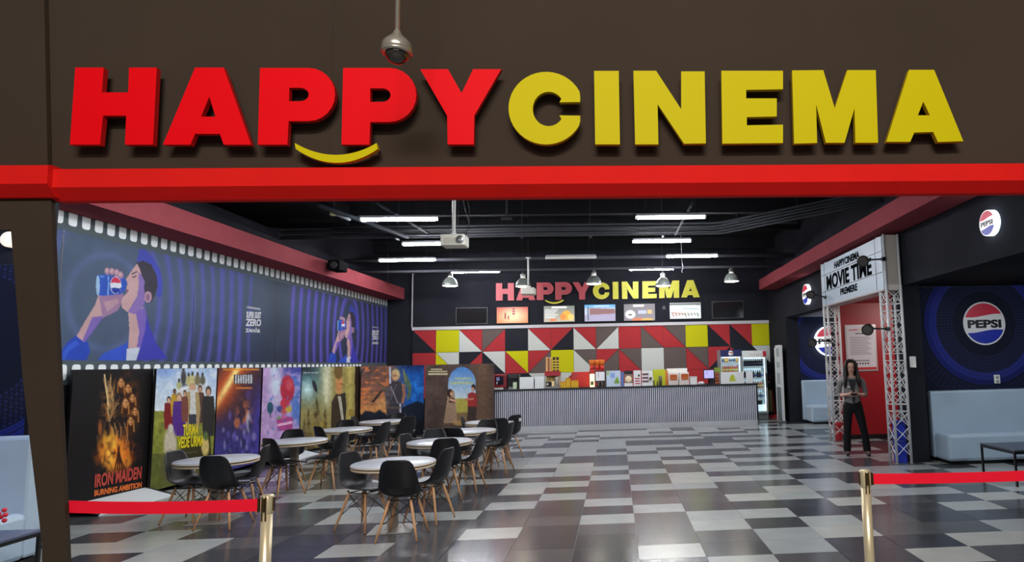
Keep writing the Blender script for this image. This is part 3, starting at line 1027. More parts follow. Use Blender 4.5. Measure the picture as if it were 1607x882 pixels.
def pt1(X, Y):
    p = Paint(X, Y, (26, 23, 24))
    n = fbm(X, Y, 9, 1); n2 = fbm(X, Y, 4, 5)
    r = random.Random(4)
    # plume of gilded feathers on the left, a knot of dark lines below it
    p.mix(np.clip(1.2 - np.hypot((X - 172) / 17, (Y - 640) / 52), 0, 1) * np.clip((n2 - .40) * 4, 0, 1), (126, 78, 40))
    for k in range(34):
        a = -1.75 + 1.5 * r.random() - (.5 if k % 2 else 0)
        x0, y0 = 172 + r.uniform(-4, 6), 622 + r.uniform(-10, 40)
        L_ = r.uniform(12, 30)
        p.line(x0, y0, x0 + L_ * math.cos(a) * .6, y0 + L_ * math.sin(a) * 1.1, .8, ((206, 156, 92), (166, 112, 56), (226, 186, 126))[k % 3], .55, 1.0)
    p.line(164, 588, 170, 636, 1.2, (236, 200, 140), .9, 1.0)
    for k in range(12):
        x0 = 172 + 2.6 * k
        p.line(x0, 664 + 6 * (k % 3), x0 + r.uniform(-8, 10), 690 + r.uniform(-4, 14), .8, ((150, 92, 50), (206, 150, 96))[k % 2], .75, .8)
    # a crowd of long haired faces lit by fire
    p.mix(np.clip(1.25 - np.hypot((X - 203) / 17, (Y - 634) / 52), 0, 1) * np.clip((n - .30) * 4, 0, 1), (112, 62, 28))
    for fx, fy, sc in ((190, 600, 1.05), (201, 609, 1.0), (208, 624, .95), (197, 632, 1.15), (212, 645, .95), (205, 660, 1.0)):
        p.ell(fx, fy + 3, 5.6 * sc, 12 * sc, (64, 32, 16), .95, .35); p.line(fx - 4.5, fy, fx - 5.5, fy + 16, 1.0, (176, 108, 48), .8, .8); p.line(fx + 4.5, fy, fx + 5.2, fy + 17, 1.0, (206, 140, 66), .8, .8)
        p.ell(fx, fy + 1, 3.4 * sc, 6.6 * sc, (226, 166, 104), .95, .5); p.ell(fx + 1.4, fy + 2, 1.6, 5, (160, 92, 50), .6, .8)
        p.line(fx - 2, fy - .8, fx - .6, fy - .6, .6, (60, 30, 18), .9, .5); p.line(fx + .7, fy - .6, fx + 2, fy - .8, .6, (60, 30, 18), .9, .5); p.line(fx - 1, fy + 4, fx + 1, fy + 4, .5, (110, 40, 30), .8)
    # flames
    p.mix(np.clip(1.2 - np.hypot((X - 184) / 34, (Y - 712) / 26), 0, 1) * np.clip((n - .30) * 4, 0, 1), (186, 72, 18))
    for k in range(46):
        x0 = 160 + 46 * r.random(); y0 = 738 - 8 * r.random() - abs(x0 - 180) * .2
        h = r.uniform(18, 62) * (1 - abs(x0 - 174) / 60)
        c = ((236, 120, 30), (250, 176, 50), (255, 222, 110))[k % 3]
        p.line(x0, y0, x0 + r.uniform(-9, 5), y0 - h, 1.6, c, .22, 2.4)
    n3 = fbm(X, Y * .45, 5, 9)
    fl = np.clip(1.25 - np.hypot((X - 180) / 30, (Y - 712) / 34), 0, 1)
    p.mix(fl * np.clip((n3 - .42) * 6, 0, 1), (232, 116, 30)); p.mix(np.clip(1.15 - np.hypot((X - 174) / 17, (Y - 706) / 34), 0, 1) * np.clip((n3 - .46) * 7, 0, 1), (255, 200, 70))
    p.mix(fl * np.clip((.36 - n3) * 6, 0, .8), (40, 18, 10))
    p.ell(172, 706, 6, 20, (255, 206, 80), .35, 1.0); p.ell(157, 672, 3, 12, (226, 120, 50), .6, .9)
    for k in range(5): p.line(187, 700 + 3 * k, 180 + 4 * k, 738, 1.0, (44, 20, 12), .85, .7)
    return p


def person_shape(p, cx, top, h, w, body, skin, hair, legs=None):
    p.poly([(cx - w * .5, top + h * .2), (cx + w * .5, top + h * .2), (cx + w * .62, top + h * .55), (cx + w * .5, top + h), (cx - w * .5, top + h), (cx - w * .62, top + h * .55)], body)
    if legs is not None:
        p.poly([(cx - w * .42, top + h * .6), (cx + w * .42, top + h * .6), (cx + w * .38, top + h), (cx - w * .38, top + h)], legs)
    p.ell(cx, top + h * .1, w * .26, h * .1, hair, 1, .3)
    p.ell(cx, top + h * .125, w * .19, h * .075, skin, 1, .3)


def pt2(X, Y):
    p = Paint(X, Y, (176, 198, 222)).grad(575, (160, 186, 220), 645, (212, 222, 226))
    p.mix(np.clip((fbm(X, Y, 14, 2) - .5) * 3, 0, .6), (226, 232, 236)); p.ell(258, 582, 14, 9, (110, 140, 200), .6, 1)
    n = fbm(X, Y, 6, 4)[..., None]
    fld = (Y > 645)
    p.mix(fld * 1.0, (128, 132, 52)); p.c = np.where(fld[..., None], p.c * (.75 + .5 * n), p.c); p.mix((Y > 712) * .55, (62, 66, 34))
    p.poly([(278, 612), (318, 600), (322, 612), (322, 640), (276, 640)], (206, 208, 206)); p.line(279, 612, 317, 603, 1.2, (240, 240, 240))
    p.line(281, 606, 318, 600, .8, (90, 90, 88))
    for sx, sy, sh, c in ((281, 602, 10, (170, 172, 120)), (288, 590, 20, (72, 70, 72)), (296, 595, 14, (186, 176, 120)), (302, 594, 15, (196, 186, 130)), (310, 594, 14, (120, 110, 80)), (318, 594, 12, (96, 92, 78))):
        p.ell(sx, sy + 3, 4.2, sh * .6, c, 1, .5); p.ell(sx, sy - sh * .5, 1.8, 3.4, (70, 62, 52), 1, .5)
    for a in ((265, 622, 52, 13, (122, 34, 34), (206, 160, 130), (36, 26, 24)), (274, 610, 44, 10, (186, 148, 40), (120, 84, 64), (30, 24, 22)), (314, 604, 60, 12, (88, 62, 56), (196, 150, 120), (50, 36, 30)),
              (327, 606, 78, 17, (48, 46, 44), (196, 152, 124), (60, 44, 34)), (281, 616, 68, 17, (82, 44, 128), (206, 166, 140), (150, 120, 84)), (302, 601, 72, 20, (172, 148, 100), (206, 160, 130), (186, 150, 110)), (290, 612, 50, 9, (120, 70, 60), (200, 150, 120), (40, 30, 28))):
        person_shape(p, *a)
    p.poly([(299, 612), (306, 612), (308, 654), (298, 654)], (206, 206, 200)); p.poly([(296, 650), (308, 650), (308, 676), (297, 676)], (60, 62, 72))
    p.line(289, 712, 309, 708.5, 1.2, (214, 214, 200), .9)
    p.ell(267, 698, 10, 26, (196, 184, 160), 1, .4); p.ell(268, 672, 4, 7, (206, 200, 186), 1, .4); p.ell(266, 735, 13, 26, (86, 82, 60), .8, .5)
    p.poly([(284, 690), (330, 684), (334, 760), (280, 765)], (44, 38, 22), .8); p.ell(322, 700, 6, 16, (206, 182, 110), 1, .4); p.ell(323, 684, 3.5, 7, (90, 110, 60), 1, .4)
    p.ell(300, 745, 20, 16, (112, 100, 66), .7, .6); p.ell(303, 736, 3, 8, (206, 206, 196), .9, .4); p.ell(296, 749, 7, 3, (206, 206, 196), .8, .4)
    p.tex(.10, 3, 8)
    return p


def pt3(X, Y):
    p = Paint(X, Y, (58, 42, 58))
    p.mix(np.clip((Y - 640) / 60, 0, 1) * .9, (62, 58, 132)); p.mix(np.clip((X - 385) / 22, 0, 1) * np.clip((Y - 590) / 60, 0, 1), (72, 62, 150))
    d = (X - 375) * .85 + (Y - 577) * .5
    p.mix(np.exp(-((d + 2) / 20) ** 2) * np.clip((672 - Y) / 40, 0, 1), (198, 84, 36)); p.mix(np.exp(-((d + 1) / 5) ** 2) * np.clip((668 - Y) / 60, 0, 1), (255, 226, 140))
    n = fbm(X, Y, 6, 3)
    p.mix(np.clip(1.15 - np.hypot((X - 383) / 15, (Y - 650) / 26), 0, 1) * np.clip((n - .42) * 6, 0, 1), (196, 110, 66))
    p.ell(380, 650, 5, 8, (60, 40, 60), .8, .5); p.ell(390, 662, 4, 16, (190, 190, 206), .7, .6); p.ell(390, 620, 5, 7, (84, 60, 110), .9, .5); p.ell(372, 664, 5, 8, (214, 120, 70), .7, .5)
    for k in range(46):
        a, b = 345 + 66 * vnoise(k * 3.1, 2.0), 650 + 105 * vnoise(k * 5.7, 9.0)
        p.ell(a, b, 1.6 + 2 * vnoise(k, 4), 3 + 5 * vnoise(k, 7), ((150, 150, 190), (40, 40, 80), (110, 96, 180))[k % 3], .6, .6)
    p.poly([(367, 588), (397, 586.5), (397.5, 601), (367, 603)], (70, 66, 70))
    for k in range(7): p.poly([(369 + k * 4, 588.5), (371.5 + k * 4, 588.3), (371.5 + k * 4, 601.5), (369 + k * 4, 601.8)], (196, 200, 204))
    for k in range(9): p.line(371 + k * 2.8, 609, 372.2 + k * 2.8, 609, 1.3, (214, 130, 60), .9)
    for k in range(20): p.line(351 + k * 2.8, 580, 352.6 + k * 2.8, 580, 1.2, (226, 150, 50), .8)
    return p.tex(.12, 4, 2)


def pt4(X, Y):
    p = Paint(X, Y, (176, 146, 194)); p.mix(np.clip((X - 440) / 24, 0, 1) * np.clip((700 - Y) / 50, 0, 1), (84, 120, 190))
    p.mix(np.exp(-((X - 433) / 10) ** 2) * np.clip((650 - Y) / 40, 0, 1), (206, 222, 236)); p.mix(np.clip((600 - Y) / 25, 0, 1) * np.clip((X - 430) / 20, 0, 1), (70, 66, 150))
    p.mix(np.clip((fbm(X, Y, 7, 4) - .5) * 3.5, 0, .6), (206, 170, 214))
    # plain planets and a ringed globe instead of the film's characters
    p.ell(451, 610, 11, 21, (178, 46, 66), 1, .25); p.ell(454, 604, 5, 8, (206, 92, 104), .8, .8); p.ell(447, 634, 7, 9, (196, 60, 80), 1, .3)
    p.ell(424, 640, 5, 9, (44, 84, 104), 1, .3); p.line(424, 648, 425, 656, .8, (40, 60, 90), .8)
    for k, c in enumerate(((60, 70, 130), (186, 80, 80), (206, 180, 60), (96, 160, 80), (206, 96, 150), (170, 70, 140))):
        p.ell(439 + (k % 3) * 7, 642 + (k // 3) * 14 + (k % 2) * 3, 5, 5, c, .9, .4)
    p.poly([(434, 658), (460, 655), (459, 674), (436, 677)], (168, 72, 132)); p.line(437, 667, 457, 663, 2, (240, 190, 220), .9)
    for k in range(22): p.ell(417 + 54 * vnoise(k * 2.3, 1), 585 + 120 * vnoise(k * 4.1, 3), 1.3, 2.2, (80, 130, 206), .7, .6)
    return p.tex(.10, 4, 2)


def pt5(X, Y):
    p = Paint(X, Y, (150, 138, 84)); p.mix(np.clip((520 - X) / 30, 0, 1) * np.clip((650 - Y) / 50, 0, 1), (96, 140, 146)); p.mix(np.clip((600 - Y) / 20, 0, 1) * np.clip((508 - X) / 24, 0, 1), (44, 56, 62))
    p.mix(np.exp(-np.hypot((X - 482) / 10, (Y - 612) / 14) ** 2), (196, 226, 222)); p.mix(np.exp(-((X - 513) / 7) ** 2) * np.clip((650 - Y) / 30, 0, 1), (214, 216, 180))
    n = fbm(X, Y, 5, 3)
    # rocky spires rising from mist
    for cx, w, t, b in ((497, 15, 622, 690), (484, 8, 640, 690), (510, 8, 636, 692), (478, 6, 655, 690)):
        p.mix(np.clip(1.1 - np.abs(X - cx) / (w * np.clip((Y - t) / (b - t), 0, 1) + .4), 0, 1) * (Y > t) * np.clip((n - .3) * 3, .35, 1), (74, 60, 36))
    p.ell(494, 606, 3, 10, (46, 48, 52), 1, .4, -.3); p.mix(np.clip(1 - np.hypot((X - 500) / 14, (Y - 672) / 22), 0, 1) * np.clip((n - .4) * 4, 0, 1), (200, 164, 44))
    p.mix(np.clip(1 - np.abs(X - 549) / 10, 0, 1) * (.5 + .5 * n), (214, 200, 112))
    for k in range(6): p.line(541 + k * 3.2, 578, 543 + k * 2.6, 665, .6, (120, 100, 40), .5)
    p.ell(551, 648, 4, 5, (150, 120, 50), .8, .6)
    p.poly([(519, 690), (520, 632), (527, 618), (541, 618), (543, 640), (541, 690)], (64, 52, 38)); p.poly([(530, 622), (535, 622), (541, 668), (538, 672)], (180, 176, 160)); p.poly([(536, 618), (542, 616), (544, 640), (541, 665)], (58, 50, 44))
    p.ell(532, 602, 6, 17, (196, 138, 86), 1, .3); p.ell(531, 583, 6.5, 12, (110, 86, 50), 1, .3); p.line(534, 602, 538, 603, .8, (120, 70, 40), .8)
    p.mix((X > 557) * 1.0, (48, 34, 22)); p.mix((X > 562.5) * 1.0, (20, 16, 14))
    for k in range(4): p.line(477 + k * 6, 585, 480 + k * 6, 585, 1.1, (180, 186, 186), .8)
    return p.tex(.16, 4, 6)


def pt6(X, Y):
    p = Paint(X, Y, (70, 70, 84)); p.grad(600, (120, 84, 70), 640, (206, 140, 84)); p.mix(np.clip((596 - Y) / 14, 0, 1) * np.clip((600 - X) / 20, 0, 1), (70, 66, 70))
    p.mix(np.clip((X - 612) / 26, 0, 1), (28, 84, 160)); p.mix(np.clip((X - 630) / 20, 0, 1) * np.clip((fbm(X, Y, 9, 4) - .45) * 4, 0, 1), (40, 120, 206)); p.mix(np.clip((X - 618) / 20, 0, 1) * np.clip((590 - Y) / 16, 0, 1), (22, 44, 92))
    n = fbm(X, Y * 2.4, 8, 2)
    p.mix(np.clip((n - .52) * 6, 0, 1) * (X < 610) * (Y < 640), (214, 122, 74)); p.mix(np.clip((.42 - n) * 6, 0, 1) * (X < 600) * (Y < 636), (126, 84, 76))
    p.mix(np.clip((Y - 640 - 6 * vnoise(X, Y * 0, 7, 3) * 2) / 3, 0, 1), (30, 34, 44)); p.mix(np.clip((Y - 628 - np.abs(X - 655) * .4) / 3, 0, 1) * (X > 625), (24, 34, 50))
    # an adventurer with a raised staff, seen from the knees up
    p.line(612, 577, 612.5, 612, 1.2, (206, 226, 255), .9, 1.4); p.ell(621, 588, 6.5, 9, (196, 176, 120), 1, .3); p.ell(620, 591, 4.4, 6.5, (206, 156, 116), 1, .3); p.line(617, 590, 623, 590, .7, (80, 60, 50), .8)
    p.poly([(610, 604), (618, 598), (628, 599), (636, 606), (634, 630), (627, 652), (607, 652), (604, 626)], (62, 58, 66)); p.poly([(630, 601), (636, 604), (637, 620), (633, 634), (630, 632), (632, 618)], (150, 106, 84)); p.ell(609, 614, 6, 8, (90, 84, 96), 1, .4)
    p.poly([(632, 582), (640, 590), (646, 606), (644, 624), (638, 630), (640, 612), (634, 600)], (96, 108, 66), .8); p.line(633, 580, 637, 598, 1.2, (150, 156, 110), .7); p.line(586, 630, 600, 612, 1.8, (54, 44, 42), 1); p.line(592, 600, 606, 610, 1.6, (110, 92, 76), 1); p.line(600, 612, 612, 616, 2.2, (90, 76, 72), 1)
    p.line(628, 634, 629, 660, 1.2, (206, 226, 246), .85, 1.2); p.ell(600, 632, 9, 8, (206, 166, 106), .45, 1.0); p.line(613, 606, 624, 632, 1.0, (150, 140, 140), .8); p.line(622, 604, 612, 628, .8, (120, 112, 116), .7); p.line(608, 640, 628, 640, 1.2, (110, 90, 70), .8)
    p.mix(np.clip((Y - 655) / 12, 0, 1), (16, 18, 24))
    return p.tex(.18, 4, 6)


def pt7(X, Y):
    p = Paint(X, Y, (86, 70, 62)); br = ((np.floor(Y / 4.2) % 2) * 4 + X) % 8
    p.mix(((Y % 4.2) < .7) * .35 + (br < .8) * .3, (60, 48, 44)); p.tex(.25, 18, 3); p.mix(np.exp(-((X - 757) / 12) ** 2) * .4, (150, 108, 74))
    arch = (np.abs(X - 725) < 21.5) & (Y > 602) | (np.hypot((X - 725) / 21.5, (Y - 602) / 26) < 1)
    arch &= Y < 662
    sky = np.clip((Y - 580) / 45, 0, 1)[..., None]
    c = np.array((86, 140, 206)) * (1 - sky) + np.array((206, 222, 222)) * sky
    p.c = np.where(arch[..., None], c, p.c); p.mix(arch * np.clip((Y - 624) / 3, 0, 1), (176, 166, 76)); p.mix(arch * np.clip((Y - 646) / 3, 0, 1), (128, 104, 72))
    p.poly([(704, 612), (712, 612), (716, 640), (717, 664), (696, 664), (700, 640)], (176, 146, 116)); p.poly([(705, 624), (713, 624), (715, 632), (704, 632)], (92, 72, 58)); p.ell(707, 618, 4, 6, (160, 130, 110), 1, .4); p.poly([(703, 632), (714, 632), (717, 664), (696, 664)], (160, 130, 106))
    p.ell(706, 617, 4.2, 6.5, (52, 36, 30), 1, .4); p.ell(708.5, 618, 2.4, 3.6, (206, 160, 130), 1, .4); p.line(707, 627, 716, 630, 1.6, (206, 160, 130), 1)
    p.poly([(734, 618), (741, 615), (748, 618), (749, 640), (734, 640)], (156, 52, 50)); p.poly([(734, 638), (748, 638), (747, 660), (733, 660)], (66, 52, 48)); p.ell(743, 608, 3.2, 5, (50, 36, 30), 1, .4); p.ell(742, 611, 2.3, 3.4, (200, 150, 120), 1, .4); p.line(731, 627, 742, 626, 1.6, (196, 120, 96), 1)
    p.ell(720, 664, 9, 4, (176, 140, 84), .9, .6)
    for k in range(5): p.line(715 + k * 5, 594, 718 + k * 5, 594, 1.6, (206, 214, 130), .55); p.line(708 + k * 7, 601, 713 + k * 7, 601, 2.2, (206, 206, 120), .5)
    for r_, w in ((579.6, 10), (583, 14), (587, 14)): p.line(673 + (14 - w), r_, 673 + 2 * w, r_, 1.0 if r_ < 585 else 1.5, (214, 206, 160), .85)
    return p.tex(.10, 3, 2)


def pw(x, X):
    q = on(x, 577, 0, X); return q[0], q[1]


def pd(x, Y):
    q = on(x, 577, 1, Y); return q[0], q[1]


stand('black poster stand with flames and red rock band lettering', pw(115, -6.58), pw(241, -6.47), 1.735, pt1,
      [('IRON MAIDEN', 147.5, 764.5, 221, 750, 20, T_RED, .03), ('BURNING AMBITION', 147, 778.5, 221.5, 764.5, 9, T_ORG, .03), ('DIN 7 MAI 2026 NUMAI LA CINEMA', 156, 790, 209.5, 779, 5.5, T_CRM, .02)], back=.05)
stand('sunny field poster stand with a group of people and yellow title lettering', pw(246, -6.40), pw(340.5, -6.38), 1.735, pt2,
      [('TURMA', 286, 683.5, 310.5, 681, 17, T_YEL, .03), ('VEDE URMA', 278, 703.5, 318.5, 698.5, 17, T_YEL, .03)], flap=False)
stand('dark purple space poster stand with an orange streak of light', pw(342.5, -6.38), pw(410.5, -6.38), 1.735, pt3, [], flap=False)
stand('pink and blue poster stand with planets, fourth from the entrance', pw(413, -6.38), pw(472.5, -6.38), 1.735, pt4, [])
stand('golden misty poster stand with rocky spires and a man in a dark coat', pw(474, -6.38), pw(565.5, -5.85), 1.735, pt5, [], flap=False)
stand('sunset to deep blue poster stand with an armed adventurer', pw(567, -5.80), pd(665.5, 15.95), 1.735, pt6, [], flap=False)
stand('brown brick arch poster stand with a couple under blue sky', pd(667.5, 15.90), pd(775.5, 16.10), 1.735, pt7, [], flap=False)

# ================================================================== TABLES AND CHAIRS
LAM = mat('white laminate', (178, 182, 188), 0.3, var=0.04, scale=4)
PLY = mat('pale plywood edge', (206, 186, 160), 0.5)
BASEM = mat('brushed base plate', (150, 146, 140), 0.5, 0.2, var=.1)
COLM = mat('taupe table column', (150, 140, 130), 0.45, .2)
SHELL = mat('black polypropylene', (22, 22, 25), 0.42, spec=0.45)
BEECH = mat('beech dowel', (198, 148, 104), 0.5, var=0.12, scale=12, stretch=(1, 1, .2))


def make_table():
    t = thing('round_table', 'x', 'table', (0, 0, 0))
    R_ = .415
    MB().lathe([(R_ - .006, .722), (R_, .727), (R_, .743), (R_ - .004, .747)], n=48).build('tabletop', [LAM], t)
    MB().lathe([(R_ - .002, .7225), (R_ + .003, .7245), (R_ + .003, .7365), (R_, .738), (R_ - .003, .738), (R_ - .003, .7225)], n=48).build('edge_band', PLY, t)
    MB().lathe([(R_ - .006, .690), (R_ - .001, .694), (R_ - .001, .708), (R_ - .006, .712)], n=48).build('lower_disc', PLY, t)
    MB().lathe([(R_ - .025, .712), (R_ - .025, .7222)], n=32).build('spacer', METAL_BLACK, t)
    MB().bev(-.045, .045, -.045, .045, .02, .692, .006).build('column', COLM, t)
    MB().bev(-.21, .21, -.21, .21, 0, .014, .004).build('base_plate', BASEM, t)
    MB().bev(-.07, .07, -.07, .07, .014, .022, .002).build('collar', COLM, t)
    reg(t)
    return t


def make_chair():
    t = thing('dining_chair', 'x', 'chair', (0, 0, 0))
    st = [(.232, .425, .165, 0, .0), (.222, .438, .185, .002, 0), (.17, .443, .203, .008, 0), (.06, .428, .215, .028, 0), (-.06, .420, .218, .05, .0), (-.135, .432, .216, .065, .025),
          (-.185, .470, .212, .05, .05), (-.210, .535, .206, .02, .06), (-.228, .615, .196, 0, .055), (-.244, .700, .180, 0, .042), (-.256, .768, .158, 0, .03), (-.262, .802, .132, 0, .022), (-.264, .818, .09, 0, .012)]
    nu = 11
    bm = bmesh.new()
    grid = []
    for y, z, w, up, fw in st:
        row = []
        for i in range(nu):
            u = -1 + 2 * i / (nu - 1)
            u2 = abs(u) ** 2.2
            row.append(bm.verts.new((u * w, y + fw * u2, z + up * u2)))
        grid.append(row)
    for a in range(len(st) - 1):
        for i in range(nu - 1):
            bm.faces.new((grid[a][i], grid[a][i + 1], grid[a + 1][i + 1], grid[a + 1][i]))
    bmesh.ops.recalc_face_normals(bm, faces=bm.faces)
    bmesh.ops.solidify(bm, geom=bm.faces[:], thickness=.007)
    bmesh.ops.recalc_face_normals(bm, faces=bm.faces)
    for f in bm.faces: f.smooth = True
    me = bpy.data.meshes.new('seat_shell'); bm.to_mesh(me); bm.free()
    me.materials.append(SHELL)
    link('seat_shell', me, t)
    tops, feet = [], []
    for sx in (-1, 1):
        for sy in (1, -1):
            a, b = Vector((sx * .105, sy * .105 - .005, .405)), Vector((sx * .205, .195 if sy > 0 else -.215, .004))
            tops.append(a); feet.append(b)
            MB().path([a, a.lerp(b, .25), a.lerp(b, .6), b], [.012, .0155, .014, .0095], 8).build('leg', BEECH, t)
            MB().tube(b + Vector((0, 0, -.004)), b + (a - b) * .02, .0095, n=8).build('foot_cap', METAL_BLACK, t)
    mb = MB()
    q = lambda i, s: tops[i].lerp(feet[i], s)
    for i, j_ in ((0, 1), (2, 3), (0, 2), (1, 3)):
        mb.tube(q(i, .06), q(j_, .62), .0035, n=5); mb.tube(q(j_, .06), q(i, .62), .0035, n=5)
    for i in range(4):
        mb.tube(tops[i] + Vector((0, 0, -.02)), (tops[i].x * 1.1, tops[i].y * 1.15, .423), .009, n=6)
    for i, j_ in ((0, 2), (1, 3), (0, 1), (2, 3)):
        mb.tube(q(i, .03), q(j_, .03), .006, n=5)
    mb.build('wire_brace', METAL_BLACK, t)
    reg(t)
    return t


table0, chair0 = make_table(), make_chair()
TBL = []
for i, (x, y, lb, rz) in enumerate([
        (618.5, 725, 'white round table nearest the entrance, in the row beside the open floor', .12), (690, 692, 'second white round table from the entrance in the row beside the open floor', .05),
        (735, 675, 'third white round table from the entrance in the row beside the open floor', 0), (768, 661.5, 'last white round table by the brick arch poster, nearest the bar', .1),
        (341, 720, 'white round table in front of the sunny field poster', .06), (463, 691, 'white round table in front of the pink and blue poster', .1),
        (542, 673, 'white round table in front of the golden misty poster', 0), (601, 660.5, 'white round table in front of the sunset and blue poster', .1)]):
    w = on(x, y, 2, .685)
    o = table0 if i == 0 else dup(table0, (0, 0, 0), 0)
    o.scale = (1, 1, .685 / .747)
    o.location = (w[0], w[1], 0); o.rotation_euler = (0, 0, rz)
    tag(o, lb, 'table', 'white round cafe tables')
    TBL.append((w[0], w[1]))
CH = [  # table, offset, facing direction, label
    (0, 0.21, -0.33, 0.0, 1, 'black chair with its back to us at the round table nearest the entrance'),
    (0, -0.33, 0.1, 1, -0.38, 'black chair facing right at the left of the front table by the open floor'),
    (0, 0.27, 0.32, -1, 0.25, 'black chair facing left at the right of the front table by the open floor'),
    (1, 0.16, -0.34, -0.3, 1, 'black chair turned away at the near side of the second table by the open floor'),
    (1, -0.28, 0.08, 1, -0.25, 'black chair facing right at the second table by the open floor'),
    (1, 0.33, 0.12, -1, 0.12, 'black chair facing left at the second table by the open floor'),
    (1, -0.22, 0.55, 0.3, -1, 'black chair facing us behind the second table by the open floor'),
    (2, -0.10, -0.32, 0.05, 1, 'black chair with its back to us at the third table by the open floor'),
    (2, 0.42, 0.16, -1, 0.15, 'black chair facing left at the third table by the open floor'),
    (2, 0.12, 0.56, -0.1, -1, 'black chair facing us behind the third table by the open floor'),
    (3, 0.19, -0.28, -0.3, 0.95, 'black chair turned away at the near right of the table nearest the bar'),
    (3, 0.27, 0.28, -0.75, 0.65, 'black chair with a white sticker on its back, nearest the bar'),
    (3, -0.28, 0.14, 1, 0.1, 'black chair seen side-on left of the table nearest the bar'),
    (4, 0.27, -0.27, 0.08, 1, 'black chair with its back to us before the sunny field poster table'),
    (4, -0.30, 0.06, 1, -0.1, 'black chair facing right in front of the sunny field poster'),
    (4, 0.10, 0.36, -0.95, -0.2, 'black chair facing left in front of the dark purple space poster'),
    (5, 0.04, -0.36, 0.5, 0.85, 'black chair turned right at the near left of the pink poster table'),
    (5, -0.33, 0.46, 0.1, -1, 'black chair facing us behind the pink poster table'),
    (5, 0.42, 0.08, -1, 0.05, 'black chair facing left at the right of the pink poster table'),
    (6, -0.08, -0.32, 0.6, 0.75, 'black chair turned away at the near left of the golden poster table'),
    (6, -0.26, 0.46, 0, -1, 'black chair facing us behind the golden poster table'),
    (6, 0.44, 0.06, -0.95, 0.2, 'black chair facing left at the right of the golden poster table'),
    (7, -0.32, 0.0, 1, 0.05, 'black chair facing right in front of the sunset side of the adventurer poster'),
    (7, 0.4, -0.14, -0.75, 0.65, 'black chair with a white sticker, turned away before the adventurer poster'),
    (7, 0.05, 0.48, 0, -1, 'black chair facing us against the adventurer poster, its top above the table'),
]
for i, (ti, dx, dy, fx, fy, lb) in enumerate(CH):
    o = chair0 if i == 0 else dup(chair0, (0, 0, 0), 0)
    o.location = (TBL[ti][0] + dx, TBL[ti][1] + dy, 0)
    o.scale = (.955, .955, .955)
    o.rotation_euler = (0, 0, math.atan2(-fx, fy))
    tag(o, lb, 'chair', 'black moulded chairs at the round tables')
    if 'sticker' in lb:
        u_, z_ = (.10, .69) if ti == 3 else (.13, .52)
        y_ = -.237 if ti == 3 else -.165
        m = MB().box(u_ - .03, u_ + .03, y_ - .012, y_ - .011, z_, z_ + .06)
        s_ = m.build('sticker', WHITE)
        s_.parent = o; s_['label'] = 'white sticker'

# ================================================================== STANCHIONS AND BELTS
BRASS = mat('pale brass', (232, 216, 178), 0.3, 0.45)
BRONZE = mat('dark bronze', (96, 78, 50), 0.35, .8)
BELT = mat('red belt webbing', (255, 26, 54), 0.6, spec=.2, erg=(236, 16, 40))


def stanchion(x, y, label):
    t = thing('stanchion', label, 'barrier post', (x, y, 0))
    MB().lathe([(.17, 0), (.17, .012), (.15, .025), (.04, .04), (.028, .05)], (x, y, 0), 28).build('base', BRASS, t)
    MB().lathe([(.027, .04), (.027, .93)], (x, y, 0), 20).build('pole', BRASS, t)
    mb = MB().lathe([(.027, .93), (.031, .935), (.031, 1.018), (.026, 1.025)], (x, y, 0), 20)
    mb.build('head', BRASS, t)
    mb = MB()
    for a in (0, PI / 2, PI, 1.5 * PI):
        cx, cy = x + .031 * math.cos(a), y + .031 * math.sin(a)
        mb.box(cx - .006, cx + .006, cy - .006, cy + .006, .945, 1.012)
    mb.build('belt_slot', BRONZE, t)
    mb = MB()
    for s in (-.009, .009):
        mb.box(x + s - .0025, x + s + .0025, y - .0335, y - .026, .90, 1.02)
    mb.build('slot_line', BRONZE, t)
    return t


pL, pR = on(420, 773, 1, 3.46), on(1357, 738.5, 1, 3.60)
stanchion(pL[0], pL[1], 'pale brass barrier post ending the short red belt, left')
stanchion(pR[0], pR[1], 'pale brass barrier post ending the red belt, right')


def belt(a, b, za, zb, h, label, ends=True):
    t = thing('barrier_belt', label, 'barrier belt', ((a[0] + b[0]) / 2, (a[1] + b[1]) / 2, min(za, zb) - h))
    n = 16
    F_, B_ = [], []
    d = np.array(b) - np.array(a); d = d / np.linalg.norm(d); nn = np.array([-d[1], d[0]]) * .0012
    V, Fc = [], []
    for i in range(n + 1):
        s = i / n
        x, y = a[0] + (b[0] - a[0]) * s, a[1] + (b[1] - a[1]) * s
        z = za + (zb - za) * s - .01 * 4 * s * (1 - s)
        V += [(x - nn[0], y - nn[1], z), (x - nn[0], y - nn[1], z - h), (x + nn[0], y + nn[1], z - h), (x + nn[0], y + nn[1], z)]
    for i in range(n):
        for k in range(4):
            Fc.append((i * 4 + k, i * 4 + (k + 1) % 4, i * 4 + 4 + (k + 1) % 4, i * 4 + 4 + k))
    Fc += [(0, 1, 2, 3), (n * 4 + 3, n * 4 + 2, n * 4 + 1, n * 4)]
    MB().add(V, Fc).build('webbing', BELT, t)
    for q, z in ((a, za), (b, zb)):
        MB().box(q[0] - .006, q[0] + .006, q[1] - .006, q[1] + .006, z - h - .004, z + .004).build('belt_clip', BRONZE, t)
    return t


cl = on(104, 793, 1, 3.60)
belt((cl[0] + .004, 3.60), (pL[0] - .04, pL[1]), cl[2] + .024, 1.006, .062, 'short red barrier belt from the dark facade leg to the post')
belt((pR[0] + .04, pR[1]), (2.95, 3.62), 1.002, .995, .058, 'long red barrier belt running off to the right')
stanchion(2.99, 3.62, 'pale brass barrier post beyond the right end of the belt')

